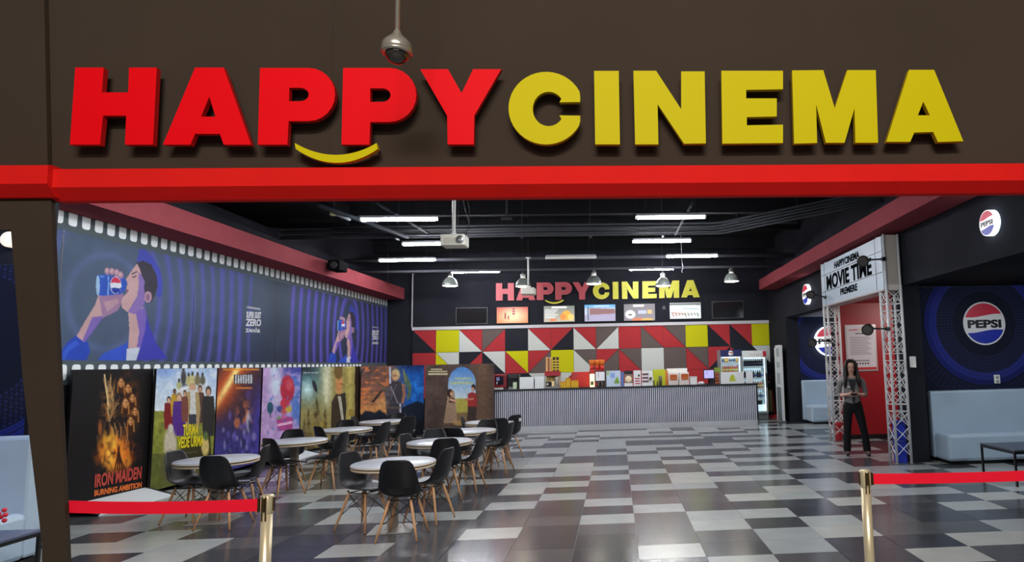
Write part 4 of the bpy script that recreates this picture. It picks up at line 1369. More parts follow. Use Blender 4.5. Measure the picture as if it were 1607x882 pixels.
# hanging dome camera in front of the sign
CHROME = mat('satin chrome', (200, 194, 180), 0.28, 0.75)
dc = on(623, 75, 1, 3.05)
t = thing('dome_camera', 'silver dome surveillance camera hanging on a rod before the red letters', 'camera', (dc[0], dc[1], dc[2] - .1))
MB().tube((dc[0], dc[1], dc[2] + .07), (dc[0] - .01, dc[1], 5.3), .012, n=12).build('rod', CHROME, t)
MB().lathe([(.071, -.028), (.072, .0), (.066, .024), (.045, .046), (.024, .066), (.016, .085), (.013, .09)], dc, 28).build('housing', CHROME, t)
MB().lathe([(.052, -.030), (.073, -.030), (.073, -.018), (.052, -.018)], dc, 28).build('rim', CHROME, t)
MB().ball((dc[0], dc[1], dc[2] - .03), (.056, .056, .052), n=20, m=12).build('dome', mat('smoked dome', (44, 40, 38), .08, spec=.8, coat=.5), t)

# ================================================================== ROUND DRINK LOGOS, BOOTHS
LG = {'w': ('logo white', (226, 224, 224)), 'r': ('logo red', (206, 30, 62)), 'b': ('logo blue', (22, 42, 160)), 'k': ('logo black', (14, 14, 18))}


def logo(parent, c, u, nrm, R, lit=0.0, thick=.004, letters=True, side=None):
    """round logo: centre c, unit vector u (left to right), outward normal nrm"""
    c, u, nrm = np.array(c, float), np.array(u, float), np.array(nrm, float)
    v = np.array([0, 0, 1.0])
    sfx = ' lit' if lit else ''
    L = {k: mat(n + sfx, rgb, .4, emit=lit * {'w': 1.0, 'k': 0.0}.get(k, .35)) for k, (n, rgb) in LG.items()}
    at = lambda x, y, d: c + u * x * R + v * y * R + nrm * d
    ang = np.linspace(0, 2 * PI, 40, endpoint=False)
    MB().prism([at(math.cos(a), math.sin(a), thick) for a in ang], [at(math.cos(a), math.sin(a), 0) for a in ang], 0, 1 if side else 0).build('disc', [L['w'], side] if side else L['w'], parent)
    r = .93

    def region(edge, top):
        xs = np.linspace(-1, 1, 21)
        ed = [(x * r, edge(x)) for x in xs]
        ed = [(x, y) for x, y in ed if x * x + y * y < (r + .012) ** 2]
        y0, y1 = ed[0][1], ed[-1][1]
        a0, a1 = math.asin(max(-1, min(1, y1 / r))), PI - math.asin(max(-1, min(1, y0 / r)))
        if top:
            arc = [(r * math.cos(a), r * math.sin(a)) for a in np.linspace(a0, a1, 22)]
        else:
            arc = [(r * math.cos(a), r * math.sin(a)) for a in np.linspace(a0, a1 - 2 * PI, 22)]
        return ed[1:-1] + arc
    red = region(lambda x: .36 + .055 * math.sin(x * 2.6) + .03 * x, True)
    blu = region(lambda x: -.36 + .055 * math.sin(x * 2.6 + .3) + .03 * x, False)
    for nm, pl, m in (('red_wave', red, L['r']), ('blue_wave', blu, L['b'])):
        MB().prism([at(x, y, thick + .004) for x, y in pl], [at(x, y, thick) for x, y in pl]).build(nm, m, parent)
    if letters:
        text_at('PEPSI', at(-.80, -.19, thick), at(.80, -.19, thick), (0, 0, 1), .36 * R, L['k'], parent, 'lettering', .045, nrm * .004)


BOARD = print_mat('booth wall print', .7, 0.0, .1)


def booth_mural(name, label, x0, x1, y, z0, z1, cx, cz, R, dots=True):
    t = thing(name, label, 'mural', ((x0 + x1) / 2, y, z0))
    MB().box(x0, x1, y - .012, y, z0, z1).build('backing', NAVY, t)
    n, m = int((x1 - x0) * 120), int((z1 - z0) * 120)
    P = quad_points((x0 + .004, y - .014), (x1 - .004, y - .014), z0 + .004, z1 - .004, n, m)
    X, Z = P[..., 0], P[..., 2]
    d = np.hypot(X - cx, Z - cz); a = np.arctan2(Z - cz, X - cx)
    p = Paint(X, -Z, (26, 29, 44))
    for k in range(13):
        rr = R * (1.55 + .085 * k)
        am = .5 * np.exp(-((d - rr) / .011) ** 2)
        if k < 9: am = am * (.5 + .5 * np.cos(a * (70 + 4 * k))) * (.5 if k % 2 else .8)
        p.mix(am, (78, 92, 190))
    for k, rr in enumerate((2.36, 2.52, 2.66, 2.78)):
        p.mix((.35 + .3 * np.cos(a - .1) ** 2) * np.exp(-((d - R * rr) / .016) ** 2), (44, 54, 190))
    p.mix(np.exp(-((d - R * 2.55) / (R * .26)) ** 2) * .22, (30, 36, 128))
    for k in range(6):
        rr = R * (3.0 + .14 * k)
        p.mix(.35 * np.exp(-((d - rr) / .012) ** 2) * (.5 + .5 * np.cos(a * 90)), (60, 70, 160))
    sheet('picture', P, p.c, BOARD, t)
    return t


# near booth, right
c1 = on(1544.5, 507.5, 1, 10.18)
bm1 = booth_mural('booth_mural', 'dark blue wall print with glowing rings around the big logo, near right booth', XR + .32, 7.15, 10.2, 1.0, OPEN_Z, c1[0], c1[2], .355)
lt = thing('logo_disc', 'flat round red white and blue logo on the ringed wall of the near right booth', 'logo', (c1[0], 10.18, c1[2]))
logo(lt, (c1[0], 10.186, c1[2]), (1, 0, 0), (0, -1, 0), .357, thick=.010)
BENCH = mat('pale blue vinyl', (166, 184, 200), .45, spec=.35, var=.05, scale=2)


def bench(label, x0, x1, yf, yb, hs, hb):
    t = thing('bench', label, 'bench', ((x0 + x1) / 2, yf, 0))
    MB().bev(x0 + .06, x1, yf + .06, yb, 0, .05, .005).build('plinth', METAL_BLACK, t)
    MB().bev(x0, x1, yf, yb - .14, .05, hs, .05).build('seat', BENCH, t)
    MB().bev(x0 - .03, x1, yb - .16, yb, .06, hb, .03).build('backrest', BENCH, t)
    return t


bench('pale blue upholstered bench under the big round logo, near right booth', 5.02, 7.1, 9.62, 10.18, .46, 1.1)
sk = on(1565, 595, 1, 10.17)
t = thing('wall_socket', 'white double wall socket above the near right bench', 'socket', (sk[0], 10.18, sk[2] - .07))
MB().bev(sk[0] - .05, sk[0] + .05, 10.168, 10.186, sk[2] - .07, sk[2] + .07, .006).build('plate', WHITE, t)
for dz in (-.033, .033):
    MB().lathe([(.026, -.170), (.026, -.166), (.02, -.164)], (sk[0], 10.334, sk[2] + dz), 14, axis='y').build('outlet', mat('socket grey', (160, 160, 156), .5), t)


def low_table(label, x0, x1, y0, y1, h, top_m):
    t = thing('low_table', label, 'table', ((x0 + x1) / 2, (y0 + y1) / 2, 0))
    MB().bev(x0, x1, y0, y1, h - .022, h, .004).build('tabletop', top_m, t)
    for x in (x0 + .014, x1 - .014):
        for y in (y0 + .014, y1 - .014):
            MB().box(x - .012, x + .012, y - .012, y + .012, 0, h - .022).build('leg', METAL_BLACK, t)
    mb = MB()
    for y in (y0 + .014, y1 - .014):
        mb.box(x0 + .026, x1 - .026, y - .01, y + .01, h - .05, h - .022)
    for x in (x0 + .014, x1 - .014):
        mb.box(x - .01, x + .01, y0 + .026, y1 - .026, h - .05, h - .022)
    mb.build('frame', METAL_BLACK, t)
    return t


TT = mat('dark grey tabletop', (58, 62, 74), .3)
q0 = on(1541, 696, 2, .45); q1 = on(1592, 706, 2, .45)
low_table('low black table with thin legs beside the near right bench', q0[0], q0[0] + 1.1, q1[1] - .05, q0[1] + .05, .45, TT)
# far booth, right
c2 = on(1302, 535, 1, 16.9)
bm2 = booth_mural('booth_mural', 'dark blue wall print with rings seen behind the left truss tower', XR + .32, 7.15, 17.0, .95, OPEN_Z - .01, c2[0], c2[2], .40, False)
lt = thing('logo_disc', 'lit thick round logo behind the left truss tower', 'logo', (c2[0], 16.9, c2[2]))
GLOW = mat('lit white acrylic', (225, 240, 255), .4, emit=5.0)
logo(lt, (c2[0], 16.984, c2[2]), (1, 0, 0), (0, -1, 0), .40, lit=1.1, thick=.11, side=GLOW)
bench('pale blue bench in the far right booth behind the left truss tower', 4.95, 7.1, 16.25, 16.98, .46, 1.1)
# lit logos sticking out of the right wall
for px_, py_, lb in ((1553, 350, 'small lit round logo box high on the right wall above the near booth'), (1266, 462, 'small lit round logo box on the right wall left of the truss sign')):
    w = on(px_, py_, 0, XR - .04)
    t = thing('logo_box', lb, 'lit logo', (XR, w[1], w[2]))
    logo(t, (XR, w[1], w[2]), (0, -1, 0), (-1, 0, 0), .158 if px_ > 1400 else .24, lit=1.1, thick=.075, side=GLOW)
for x, y, lb in ((1433, 568, 'small white notice on the dark wall right of the truss'), (1219, 545, 'white switch plate at the end of the bar wall, upper'), (1221, 578, 'white switch plate at the end of the bar wall, lower')):
    if x > 1400:
        w = on(x, y, 0, XR)
        tag(MB().bev(XR - .008, XR, w[1] - .10, w[1] + .10, w[2] - .085, w[2] + .085, .002).build('wall_plate', WHITE, loc=(XR, w[1], w[2] - .08)), lb, 'switch')
    else:
        w = on(x, y, 1, YR + .05)
        tag(MB().bev(w[0] - .045, w[0] + .045, YR + .045, YR + .06, w[2] - .10, w[2] + .10, .004).build('wall_plate', WHITE, loc=(w[0], YR + .05, w[2] - .1)), lb, 'switch')
# notice board on the red corridor wall
a, b = on(1325, 510, 1, 13.07), on(1378, 582, 1, 13.07)
t = thing('notice_board', 'white framed notice on the red wall behind the standing woman', 'notice', ((a[0] + b[0]) / 2, 13.08, b[2]))
MB().bev(a[0], b[0], 13.062, 13.08, b[2], a[2], .004).build('frame', mat('aluminium frame', (200, 196, 196), .35, .5), t)
MB().box(a[0] + .03, b[0] - .03, 13.058, 13.062, b[2] + .03, a[2] - .03).build('sheet', mat('notice paper', (206, 202, 206), .6), t)
NK, NG, NRd, NYl = mat('ink black', (30, 28, 32), .6), mat('ink grey', (140, 138, 142), .6), mat('ink red', (190, 40, 50), .6), mat('ink yellow', (206, 190, 70), .6)
w_ = b[0] - a[0]; h_ = a[2] - b[2]


def nt(body, fx0, fx1, fz, h, m, bold=.02):
    text_at(body, (a[0] + w_ * fx0, 13.057, b[2] + h_ * fz), (a[0] + w_ * fx1, 13.057, b[2] + h_ * fz), (0, 0, 1), h * h_, m, t, 'lettering', bold)


nt('HAPPY', .13, .44, .87, .035, NRd, .03); nt('CINEMA', .46, .84, .87, .035, NYl, .03); nt('REGULAMENT', .33, .67, .795, .028, NK, .03)
mb = MB()
for i in range(11):
    mb.box(a[0] + w_ * .15, a[0] + w_ * (.82 - .06 * (i % 3)), 13.055, 13.058, b[2] + h_ * (.36 + i * .036), b[2] + h_ * (.372 + i * .036))
mb.build('text_lines', NG, t)
nt('FILMUL ÎNCEPE', .30, .74, .215, .03, NK, .03)
mb = MB()
for i in range(5):
    mb.box(a[0] + w_ * (.33 + i * .085), a[0] + w_ * (.375 + i * .085), 13.055, 13.058, b[2] + h_ * .15, b[2] + h_ * .18)
mb.build('pictogram', NK, t)
MB().box(a[0] + .03, b[0] - .03, 13.055, 13.058, b[2] + .035, b[2] + h_ * .085).build('red_footer', NRd, t)
w = on(1313, 571, 1, 13.06)
tag(MB().bev(w[0] - .02, w[0] + .025, 13.06, 13.08, w[2] - .08, w[2] + .08, .004).build('door_switch', WHITE, loc=(w[0], 13.08, w[2])), 'white switch at the left edge of the red wall', 'switch')

# left booth
cL = on(-45, 530, 1, 6.28)
bmL = booth_mural('booth_mural', 'blue ringed wall print of the booth left of the facade leg', -8.4, -5.47, 6.3, .9, 2.72, cL[0], cL[2], .40)
w = on(20, 686, 1, 6.1)
bench('pale blue bench in the booth left of the facade leg', -8.3, -5.25, 5.62, 6.28, .46, w[2])
w = on(16, 376, 1, 6.24)
tag(MB().lathe([(.07, .0), (.074, .01), (.074, .07), (.065, .085)], (w[0], 6.215, w[2]), 24, axis='y').build('round_lamp', mat('warm lit opal', (240, 226, 206), .4, emit=.9), loc=(w[0], 6.3, w[2])), 'round cream wall lamp just visible left of the facade leg', 'lamp')
q0 = on(0, 838, 2, .45); q1 = on(66, 853, 2, .45)
low_table('low black table in front of the bench left of the facade leg', q1[0] - 1.30, q1[0] - .40, q1[1] - .02, q1[1] + .48, .45, mat('blue grey tabletop', (84, 90, 116), .3))
q = on(6, 822, 2, .6)
t = thing('flower_pot', 'small pot of red blossoms on the low table left of the facade leg', 'plant', (q1[0] - .56, q1[1] + .2, .45))
bx, by = q1[0] - .56, q1[1] + .2
MB().lathe([(.045, 0), (.06, .09), (.064, .095), (.055, .095), (.05, .08)], (bx, by, .45), 18).build('pot', mat('terracotta red', (170, 60, 50), .6), t)
mb = MB(); r = random.Random(3)
for k in range(26): mb.ball((bx + r.uniform(-.07, .07), by + r.uniform(-.07, .07), .56 + r.uniform(0, .09)), .018, n=6, m=4)
tag(mb.build('blossoms', mat('red petals', (206, 44, 60), .6), t), kind='stuff')
tag(MB().prism([(bx - .26, by - .1, .452), (bx - .08, by - .1, .452), (bx - .13, by - .1, .64)], [(bx - .26, by + .02, .452), (bx - .08, by + .02, .452), (bx - .13, by + .02, .64)]).build('tent_card', mat('cream card', (226, 216, 196), .5), loc=(bx - .2, by, .452)), 'cream folded tent card on the low table left of the facade leg', 'card')

# ================================================================== TRUSS ARCH WITH THE WHITE BOARD
ALU = mat('white aluminium', (222, 222, 220), .4, .05)
XT0, XT1 = 4.31, 4.54
TA = [(9.86, 10.10), (12.72, 12.96)]
ZT = 3.62
arch = thing('truss_arch', 'white lattice truss arch carrying a white film board over the red corridor', 'truss arch', (4.42, 11.4, 0))
for (y0, y1) in TA:
    for x in (XT0, XT1):
        for y in (y0, y1):
            MB().tube((x, y, 0), (x, y, ZT), .021, n=10).build('pole', ALU, arch)
    mb = MB()
    zz, k = .12, 0
    while zz < 2.70:
        z2 = zz + .225
        cr = [((XT0, y0), (XT1, y0)), ((XT1, y0), (XT1, y1)), ((XT1, y1), (XT0, y1)), ((XT0, y1), (XT0, y0))]
        for i, (pa, pb) in enumerate(cr):
            mb.tube((*pa, zz), (*pb, z2), .0065, n=5, caps=False); mb.tube((*pb, zz), (*pa, z2), .0065, n=5, caps=False)
            if k % 3 == 2: mb.tube((*pa, z2 + .01), (*pb, z2 + .01), .0065, n=5, caps=False); mb.tube((*pa, z2 + .12), (*pb, z2 + .12), .0065, n=5, caps=False)
        k += 1
        zz = z2 + (.12 if k % 3 == 0 else 0)
    mb.build('lattice', ALU, arch)
    MB().box(XT0 - .03, XT1 + .03, y0 - .03, y1 + .03, 0, .012).build('base_plate', STEEL, arch)
    MB().box(XT0 + .03, XT1 - .03, y0 - .004, y0 + .004, 2.72, ZT - .01).build('end_panel', mat('cream end panel', (200, 190, 178), .5), arch)
BOARDW = mat('milky white acrylic board', (176, 188, 196), .4, spec=.15, emit=.06, erg=(170, 205, 235))
fx = XT0 - .026
bd = MB().box(fx, XT1, TA[0][1] - .20, TA[1][0] + .20, 2.74, 3.60).build('film_board', BOARDW, arch)
bd['label'] = 'white board reading MOVIE TIME'
ya, yb = TA[1][0] + .16, TA[0][1] - .16
mb = MB()
for z in (3.02, 3.36):
    mb.box(fx - .004, fx, yb - .02, ya + .02, z - .006, z + .006)
for y in (yb + .22, ya - .16):
    mb.box(fx - .004, fx, y - .005, y + .005, 2.75, 3.59)
mb.build('divider_line', METAL_BLACK, bd)
INK = mat('board ink', (8, 10, 12), .95, spec=.02)
for body, f0, f1, z, h in (('HAPPYCINEMA', .26, .70, 3.405, .125), ('MOVIE TIME', .09, .87, 3.05, .28), ('PREMIERE', .35, .64, 2.855, .12)):
    text_at(body, (fx, ya + (yb - ya) * f0, z), (fx, ya + (yb - ya) * f1, z), (0, 0, 1), h, INK, bd, 'lettering', .035, (-.004, 0, 0), .003)
MB().box(fx - .01, XT1 + .02, TA[0][1] - .22, TA[1][0] + .22, 2.715, 2.74).build('board_underside', mat('pale pelmet', (170, 160, 158), .5), arch)


def spot(label, base, aim, lens_on=False):
    base, aim = Vector(base), Vector(aim).normalized()
    t = thing('clamp_spotlight', label, 'spotlight', base, 'clamp spotlights on the truss arch')
    e = base + aim * .30
    MB().tube(base, e, .014, n=8).build('arm', METAL_BLACK, t)
    d2 = Vector((-.5, -.8, -.35)).normalized()
    MB().path([e - d2 * .10, e - d2 * .05, e + d2 * .04, e + d2 * .09], [.04, .062, .088, .092], 16).build('lamp_head', METAL_BLACK, t)
    MB().path([e + d2 * .0905, e + d2 * .094], [.074, .07], 16).build('lens', mat('spot lens', (70, 66, 62), .2, spec=.6), t)
    MB().box(base.x - .03, base.x + .03, base.y - .03, base.y + .03, base.z - .03, base.z + .03).build('clamp', METAL_BLACK, t)


spot('black clamp spotlight on the right truss tower in front of the white board', (XT0 - .02, TA[0][0], 3.22), (-.7, .2, .0))
spot('black clamp spotlight on the right truss tower in front of the notice', (XT0 - .02, TA[0][0], 2.1), (-.8, .1, .05))
spot('black clamp spotlight on the left truss tower near the lit logo box', (XT0 - .02, TA[1][0], 2.90), (-.6, .2, .2))
spot('black clamp spotlight on the left truss tower against the blue rings', (XT0 - .02, TA[1][0], 2.02), (-.9, .2, -.05))
# things stowed inside the tower feet
BLU = mat('blue plastic', (30, 50, 170), .5)
for z0, z1, lb in ((.03, .36, 'lower blue crate inside the foot of the right truss tower'), (.36 + .004, .66, 'upper blue crate inside the foot of the right truss tower')):
    t = thing('blue_crate', lb, 'crate', (4.425, 9.98, z0 - (.018 if z0 < .1 else 0)))
    zb = z0 - .018 if z0 < .1 else z0
    MB().bev(4.35, 4.50, 9.90, 10.06, zb, z1, .012).build('body', BLU, t)
    MB().box(4.345, 4.505, 9.895, 10.065, z1 - .05, z1 - .02).build('rim', mat('darker blue', (22, 34, 120), .5), t)
for z0, lb in ((.012, 'lower red round weight inside the foot of the left truss tower'), (.212, 'upper red round weight inside the foot of the left truss tower')):
    t = thing('truss_weight', lb, 'weight', (4.425, 12.84, z0))
    MB().lathe([(.07, 0), (.085, .02), (.085, .15), (.07, .17)], (4.425, 12.84, z0), 20).build('body', mat('red weight', (176, 30, 44), .5), t)
    MB().lathe([(.05, .17), (.05, .20)], (4.425, 12.84, z0), 16).build('cap', WHITE, t)

# ================================================================== BAR COUNTER
CX0, CX1, CY0, CY1, CZ = -3.45, 3.60, 16.47, 17.15, 1.07
COUNTER_TOP = mat('black counter top', (40, 40, 44), .35)
SLAT = mat('grey counter slat', (216, 218, 228), .45, var=.04)
KICK = mat('white plinth', (190, 192, 194), .4)
ctr = thing('bar_counter', 'long bar counter faced with vertical grey slats and a black top', 'counter', ((CX0 + CX1) / 2, CY0, 0))
MB().box(CX0, CX1, CY0 + .03, CY1, .0, CZ - .04).build('carcass', METAL_BLACK, ctr)
MB().box(CX0 - .01, CX1 + .03, CY0 - .02, CY1 + .02, CZ - .04, CZ).build('worktop', COUNTER_TOP, ctr)
MB().box(CX1, CX1 + .025, CY0 - .01, CY1, 0, CZ - .04).build('end_panel', METAL_BLACK, ctr)
MB().box(CX0, CX1, CY0 - .012, CY0 + .03, 0, .135).build('plinth', KICK, ctr)
nsl = 140
sw = (CX1 - CX0) / nsl
me0 = None
for i in range(nsl):
    x = CX0 + sw * (i + .5)
    if me0 is None:
        o = MB().add([(-sw * .28, .03, .14), (-sw * .28, .006, .14), (-sw * .2, 0, .14), (sw * .2, 0, .14), (sw * .28, .006, .14), (sw * .28, .03, .14),
                      (-sw * .28, .03, CZ - .045), (-sw * .28, .006, CZ - .045), (-sw * .2, 0, CZ - .045), (sw * .2, 0, CZ - .045), (sw * .28, .006, CZ - .045), (sw * .28, .03, CZ - .045)],
                     [(k, k + 1, k + 7, k + 6) for k in range(5)] + [(5, 4, 3, 2, 1, 0), (6, 7, 8, 9, 10, 11)]).build('slat', SLAT)
        me0 = o.data
    else:
        o = bpy.data.objects.new('slat', me0); COL.objects.link(o)
    o.parent = ctr
    o.location = (x - (CX0 + CX1) / 2, 0, 0)

YI = 16.72


def item(name, label, cat, x0, y0, x1, y1, depth=.12, yfront=None, group=None, zbase=CZ):
    """a thing standing on the counter whose front shows between these photograph pixels; returns (thing, box)"""
    yf = yfront or YI
    a, b = on(x0, y0, 1, yf), on(x1, y1, 1, yf)
    t = thing(name, label, cat, ((a[0] + b[0]) / 2, yf + depth / 2, zbase), group)
    return t, (a[0], b[0], yf, yf + depth, zbase, max(a[2], zbase + .05))


C_WHITE = mat('white display panel', (240, 243, 240), .5)
C_YEL = mat('yellow carton', (226, 178, 30), .5)
C_RED = mat('red carton', (206, 50, 40), .5)
C_ORG = mat('orange carton', (226, 120, 40), .5)
C_LIME = mat('lime yellow carton', (198, 206, 30), .5)
C_TAN = mat('tan cup paper', (222, 170, 110), .55)
C_DARK = mat('dark cup paper', (60, 34, 34), .55)
C_CREAM = mat('cream plastic', (236, 220, 180), .5)
C_LIT = mat('warm display light', (255, 236, 190), .4, emit=1.2)

# drink dispenser at the left end
t, (x0, x1, y0, y1, z0, z1) = item('drink_dispenser', 'red drink dispenser with a dark panel at the left end of the bar counter', 'dispenser', 776, 588, 795, 610, .30)
MB().bev(x0, x1, y0, y1, z0 + .04, z1, .015).build('housing', mat('dispenser red', (130, 34, 42), .4), t)
MB().box(x0 - .02, x1 - .08, y0 - .05, y1, z0, z0 + .04).build('drip_tray', C_WHITE, t)
MB().box(x0 + .02, x1 - .08, y0 - .006, y0, z0 + .12, z1 - .05).build('panel', mat('dispenser panel', (30, 26, 40), .25), t)
MB().box(x0 + .05, x0 + .13, y0 - .012, y0 - .006, z0 + .22, z1 - .07).build('picture', mat('violet picture', (150, 150, 200), .4), t)
MB().tube((x0 + .07, y0 - .03, z0 + .13), (x0 + .07, y0 - .03, z0 + .19), .015, n=8).build('tap', WHITE, t)
# coffee machine
t, (x0, x1, y0, y1, z0, z1) = item('coffee_machine', 'black coffee machine between the red dispenser and the white panels', 'coffee machine', 796, 588, 814, 609, .34, YI + .08)
MB().bev(x0, x1, y0, y1, z0, z1, .012).build('housing', METAL_BLACK, t)
MB().box(x0 + .05, x1 - .05, y0 - .09, y0, z0, z0 + .05).build('drip_tray', STEEL, t)
MB().box(x0 + .04, x1 - .04, y0 - .07, y0, z1 - .10, z1 - .03).build('brew_head', mat('dark grey plastic', (48, 50, 52), .4), t)
t, (x0, x1, y0, y1, z0, z1) = item('price_card', 'small pale green card standing before the coffee machine', 'card', 805, 600, 811, 608, .02, YI - .06)
MB().box(x0, x1, y0, y1, z0, z1).build('card', mat('pale green card', (206, 226, 186), .5), t)
for k, (xa, xb, ya_, lb) in enumerate(((815.5, 837.5, 592, 'wider white panel left of the popcorn machine on the bar counter'), (839, 853.5, 591, 'narrow white panel beside the popcorn machine on the bar counter'),
                                       (1131, 1168, 584, 'wide white panel with a green mark at the right end of the bar counter'), (1170.5, 1182, 583, 'small white panel at the right end of the bar counter'))):
    t, (x0, x1, y0, y1, z0, z1) = item('sneeze_panel', lb, 'panel', xa, ya_, xb, 608, .015, YI - .12)
    MB().box(x0, x1, y0, y1, z0, z1).build('sheet', C_WHITE, t)
    MB().box(x0 + .03, x0 + .05, y1, y1 + .12, z0, z0 + .2).box(x1 - .05, x1 - .03, y1, y1 + .12, z0, z0 + .2).build('bracket', STEEL, t)
    if k == 2:
        m_ = (x0 + x1) / 2
        MB().prism([(m_ - .09, y0 - .002, z0 + .06), (m_ + .09, y0 - .002, z0 + .06), (m_ + .05, y0 - .002, z0 + .2), (m_, y0 - .002, z0 + .24), (m_ - .05, y0 - .002, z0 + .2)],
                   [(m_ - .09, y0, z0 + .06), (m_ + .09, y0, z0 + .06), (m_ + .05, y0, z0 + .2), (m_, y0, z0 + .24), (m_ - .05, y0, z0 + .2)]).build('green_mark', mat('green yellow mark', (196, 206, 60), .5), t)
# popcorn machine
t, (x0, x1, y0, y1, z0, z1) = item('popcorn_machine', 'popcorn machine with a red top band and yellow popcorn', 'popcorn machine', 854.5, 583, 878, 608, .38, YI)
zr = z1 - .115
MB().box(x0, x1, y0, y1, zr, z1).build('red_canopy', mat('canopy red', (176, 46, 54), .4), t)
MB().box(x0, x1, y0, y1, z0, z0 + .04).build('base', STEEL, t)
mb = MB()
for x in (x0 + .01, x1 - .01):
    for y in (y0 + .01, y1 - .01):
        mb.box(x - .01, x + .01, y - .01, y + .01, z0 + .04, zr)
mb.build('corner_post', STEEL, t)
MB().box(x0 + .02, x1 - .02, y1 - .012, y1 - .004, z0 + .04, zr).build('back_panel', mat('cream panel with added glow', (236, 214, 160), .5, emit=.45), t)  # panel glow added in place of a warm lamp inside the machine
mb = MB(); r = random.Random(11)
for k in range(150):
    mb.ball((r.uniform(x0 + .03, x1 - .03), r.uniform(y0 + .2, y1 - .04), zr - .02 - r.random() ** 2 * .12), .022, n=5, m=4)
tag(mb.build('popcorn', mat('popcorn', (236, 212, 140), .7), t), kind='stuff')
MB().lathe([(.06, 0), (.065, .02), (.065, .23), (.058, .24)], (x1 - .08, y0 + .10, z0 + .04), 18).build('kettle', mat('galvanised tin', (176, 172, 160), .4, .4), t)
MB().box(x0 + .03, x0 + .17, y0 + .04, y0 + .16, z0 + .04, z0 + .16).build('scoop_box', METAL_BLACK, t)
MB().ball((x0 + .07, y0 + .02, z0 + .10), .03).build('knob', WHITE, t)
ctop = z1
for i in range(4):
    cx = x0 + .055 + i * (x1 - x0 - .11) / 3
    lb = ('tan', 'tan', 'dark patterned', 'dark patterned')[i]
    t = thing('cup_stack', 'tall stack of %s paper cups on the popcorn machine, %s from the left' % (lb, ('first', 'second', 'third', 'fourth')[i]), 'cups', (cx, y0 + .12, ctop), 'cup stacks on the popcorn machine')
    n = 9
    for q in range(n):
        z = ctop + q * .036
        MB().lathe([(.030, 0), (.037, .034)] if q < n - 1 else [(.030, 0), (.039, .075), (.035, .078)], (cx, y0 + .12, z), 12).build('cup', (C_TAN if i < 2 else (C_TAN if q % 2 else C_DARK)), t)
# yellow cartons and red box
for xa, xb, ya_, lb in ((879.5, 887, 599, 'lowest yellow carton beside the popcorn machine'), (887.3, 895, 593.5, 'tall yellow carton beside the popcorn machine'), (896, 907.5, 597, 'wide yellow carton in front of the red box')):
    t, (x0, x1, y0, y1, z0, z1) = item('carton', lb, 'carton', xa, ya_, xb, 607, .12, YI - .05, 'yellow cartons on the bar counter')
    MB().bev(x0, x1, y0, y1, z0, z1 - .012, .004).build('body', C_YEL, t)
    MB().box(x0 - .003, x1 + .003, y0 - .003, y1 + .003, z1 - .035, z1).build('lid', mat('amber lid', (226, 150, 30), .5), t)
t, (x0, x1, y0, y1, z0, z1) = item('red_crate', 'big red box under the orange popcorn buckets', 'box', 897, 584, 924.5, 606, .22, YI + .16)
MB().bev(x0, x1, y0, y1, z0, z1, .01).build('body', C_RED, t)
MB().prism([(x0, y0 - .003, z0 + .02), (x0 + .18, y0 - .003, z1 - .02), (x0, y0 - .003, z1 - .02)], [(x0, y0, z0 + .02), (x0 + .18, y0, z1 - .02), (x0, y0, z1 - .02)]).build('flap', mat('dusty red flap', (176, 60, 60), .5), t)
# bucket shelf
t, (x0, x1, y0, y1, z0, z1) = item('bucket_shelf', 'red stepped shelf stand holding three orange popcorn buckets', 'shelf', 925, 582, 949, 606, .26, YI + .18)
MB().box(x0, x1, y0, y1, z1 - .06, z1 + .03).build('shelf', mat('shelf red', (160, 36, 36), .5), t)
for x in (x0 + .015, x1 - .015):
    MB().box(x - .015, x + .015, y0, y1, z0, z1 - .06).build('upright', METAL_BLACK, t)
for i, px_ in enumerate((929, 937.5, 944.5)):
    w = on(px_, 575, 1, y0 + .1)
    t = thing('popcorn_bucket', '%s orange and red popcorn bucket on the red shelf stand' % ('leftmost', 'middle', 'rightmost')[i], 'bucket', (w[0], y0 + .12, z1 + .03), 'popcorn buckets on the red shelf')
    MB().lathe([(.05, 0), (.062, .10)], (w[0], y0 + .12, z1 + .03), 16).build('lower_half', C_RED, t)
    MB().lathe([(.062, .10), (.076, .25), (.072, .255)], (w[0], y0 + .12, z1 + .03), 16).build('upper_half', C_ORG, t)
t, (x0, x1, y0, y1, z0, z1) = item('lit_display', 'small glowing cream display left of the tilted monitor', 'display', 925.5, 587, 933, 605, .15, YI + .02)
MB().bev(x0, x1, y0, y1, z0, z1, .006).build('housing', C_LIT, t)
MB().box(x0 + .02, x1 - .02, y0 - .004, y0, z0 + .05, z0 + .15).build('label', mat('olive label', (120, 120, 70), .5), t)


def monitor(label, x0, y0, x1, y1, scr, rz):
    a, b = on(x0, y1, 1, YI), on(x1, y0, 1, YI)
    cx = (a[0] + b[0]) / 2
    t = thing('till_monitor', label, 'monitor', (cx, YI, CZ), 'till monitors')
    MB().bev(cx - .09, cx + .09, YI - .08, YI + .08, CZ, CZ + .02, .006).build('base', METAL_BLACK, t)
    MB().tube((cx, YI + .03, CZ + .02), (cx, YI + .03, a[2] + .1), .02, n=10).build('stem', METAL_BLACK, t)
    m = MB().box(a[0], b[0], YI - .012, YI + .02, a[2], b[2], rot=rz); m.build('bezel', METAL_BLACK, t)
    m = MB().box(a[0] + .022, b[0] - .022, YI - .015, YI - .012, a[2] + .022, b[2] - .022, rot=rz, piv=(cx, YI)); m.build('display', scr, t)
    m = MB().box(a[0] + .09, a[0] + .10, YI - .017, YI - .015, a[2] + .12, b[2] - .04, rot=rz, piv=(cx, YI)); m.build('menu_bar', NK, t)


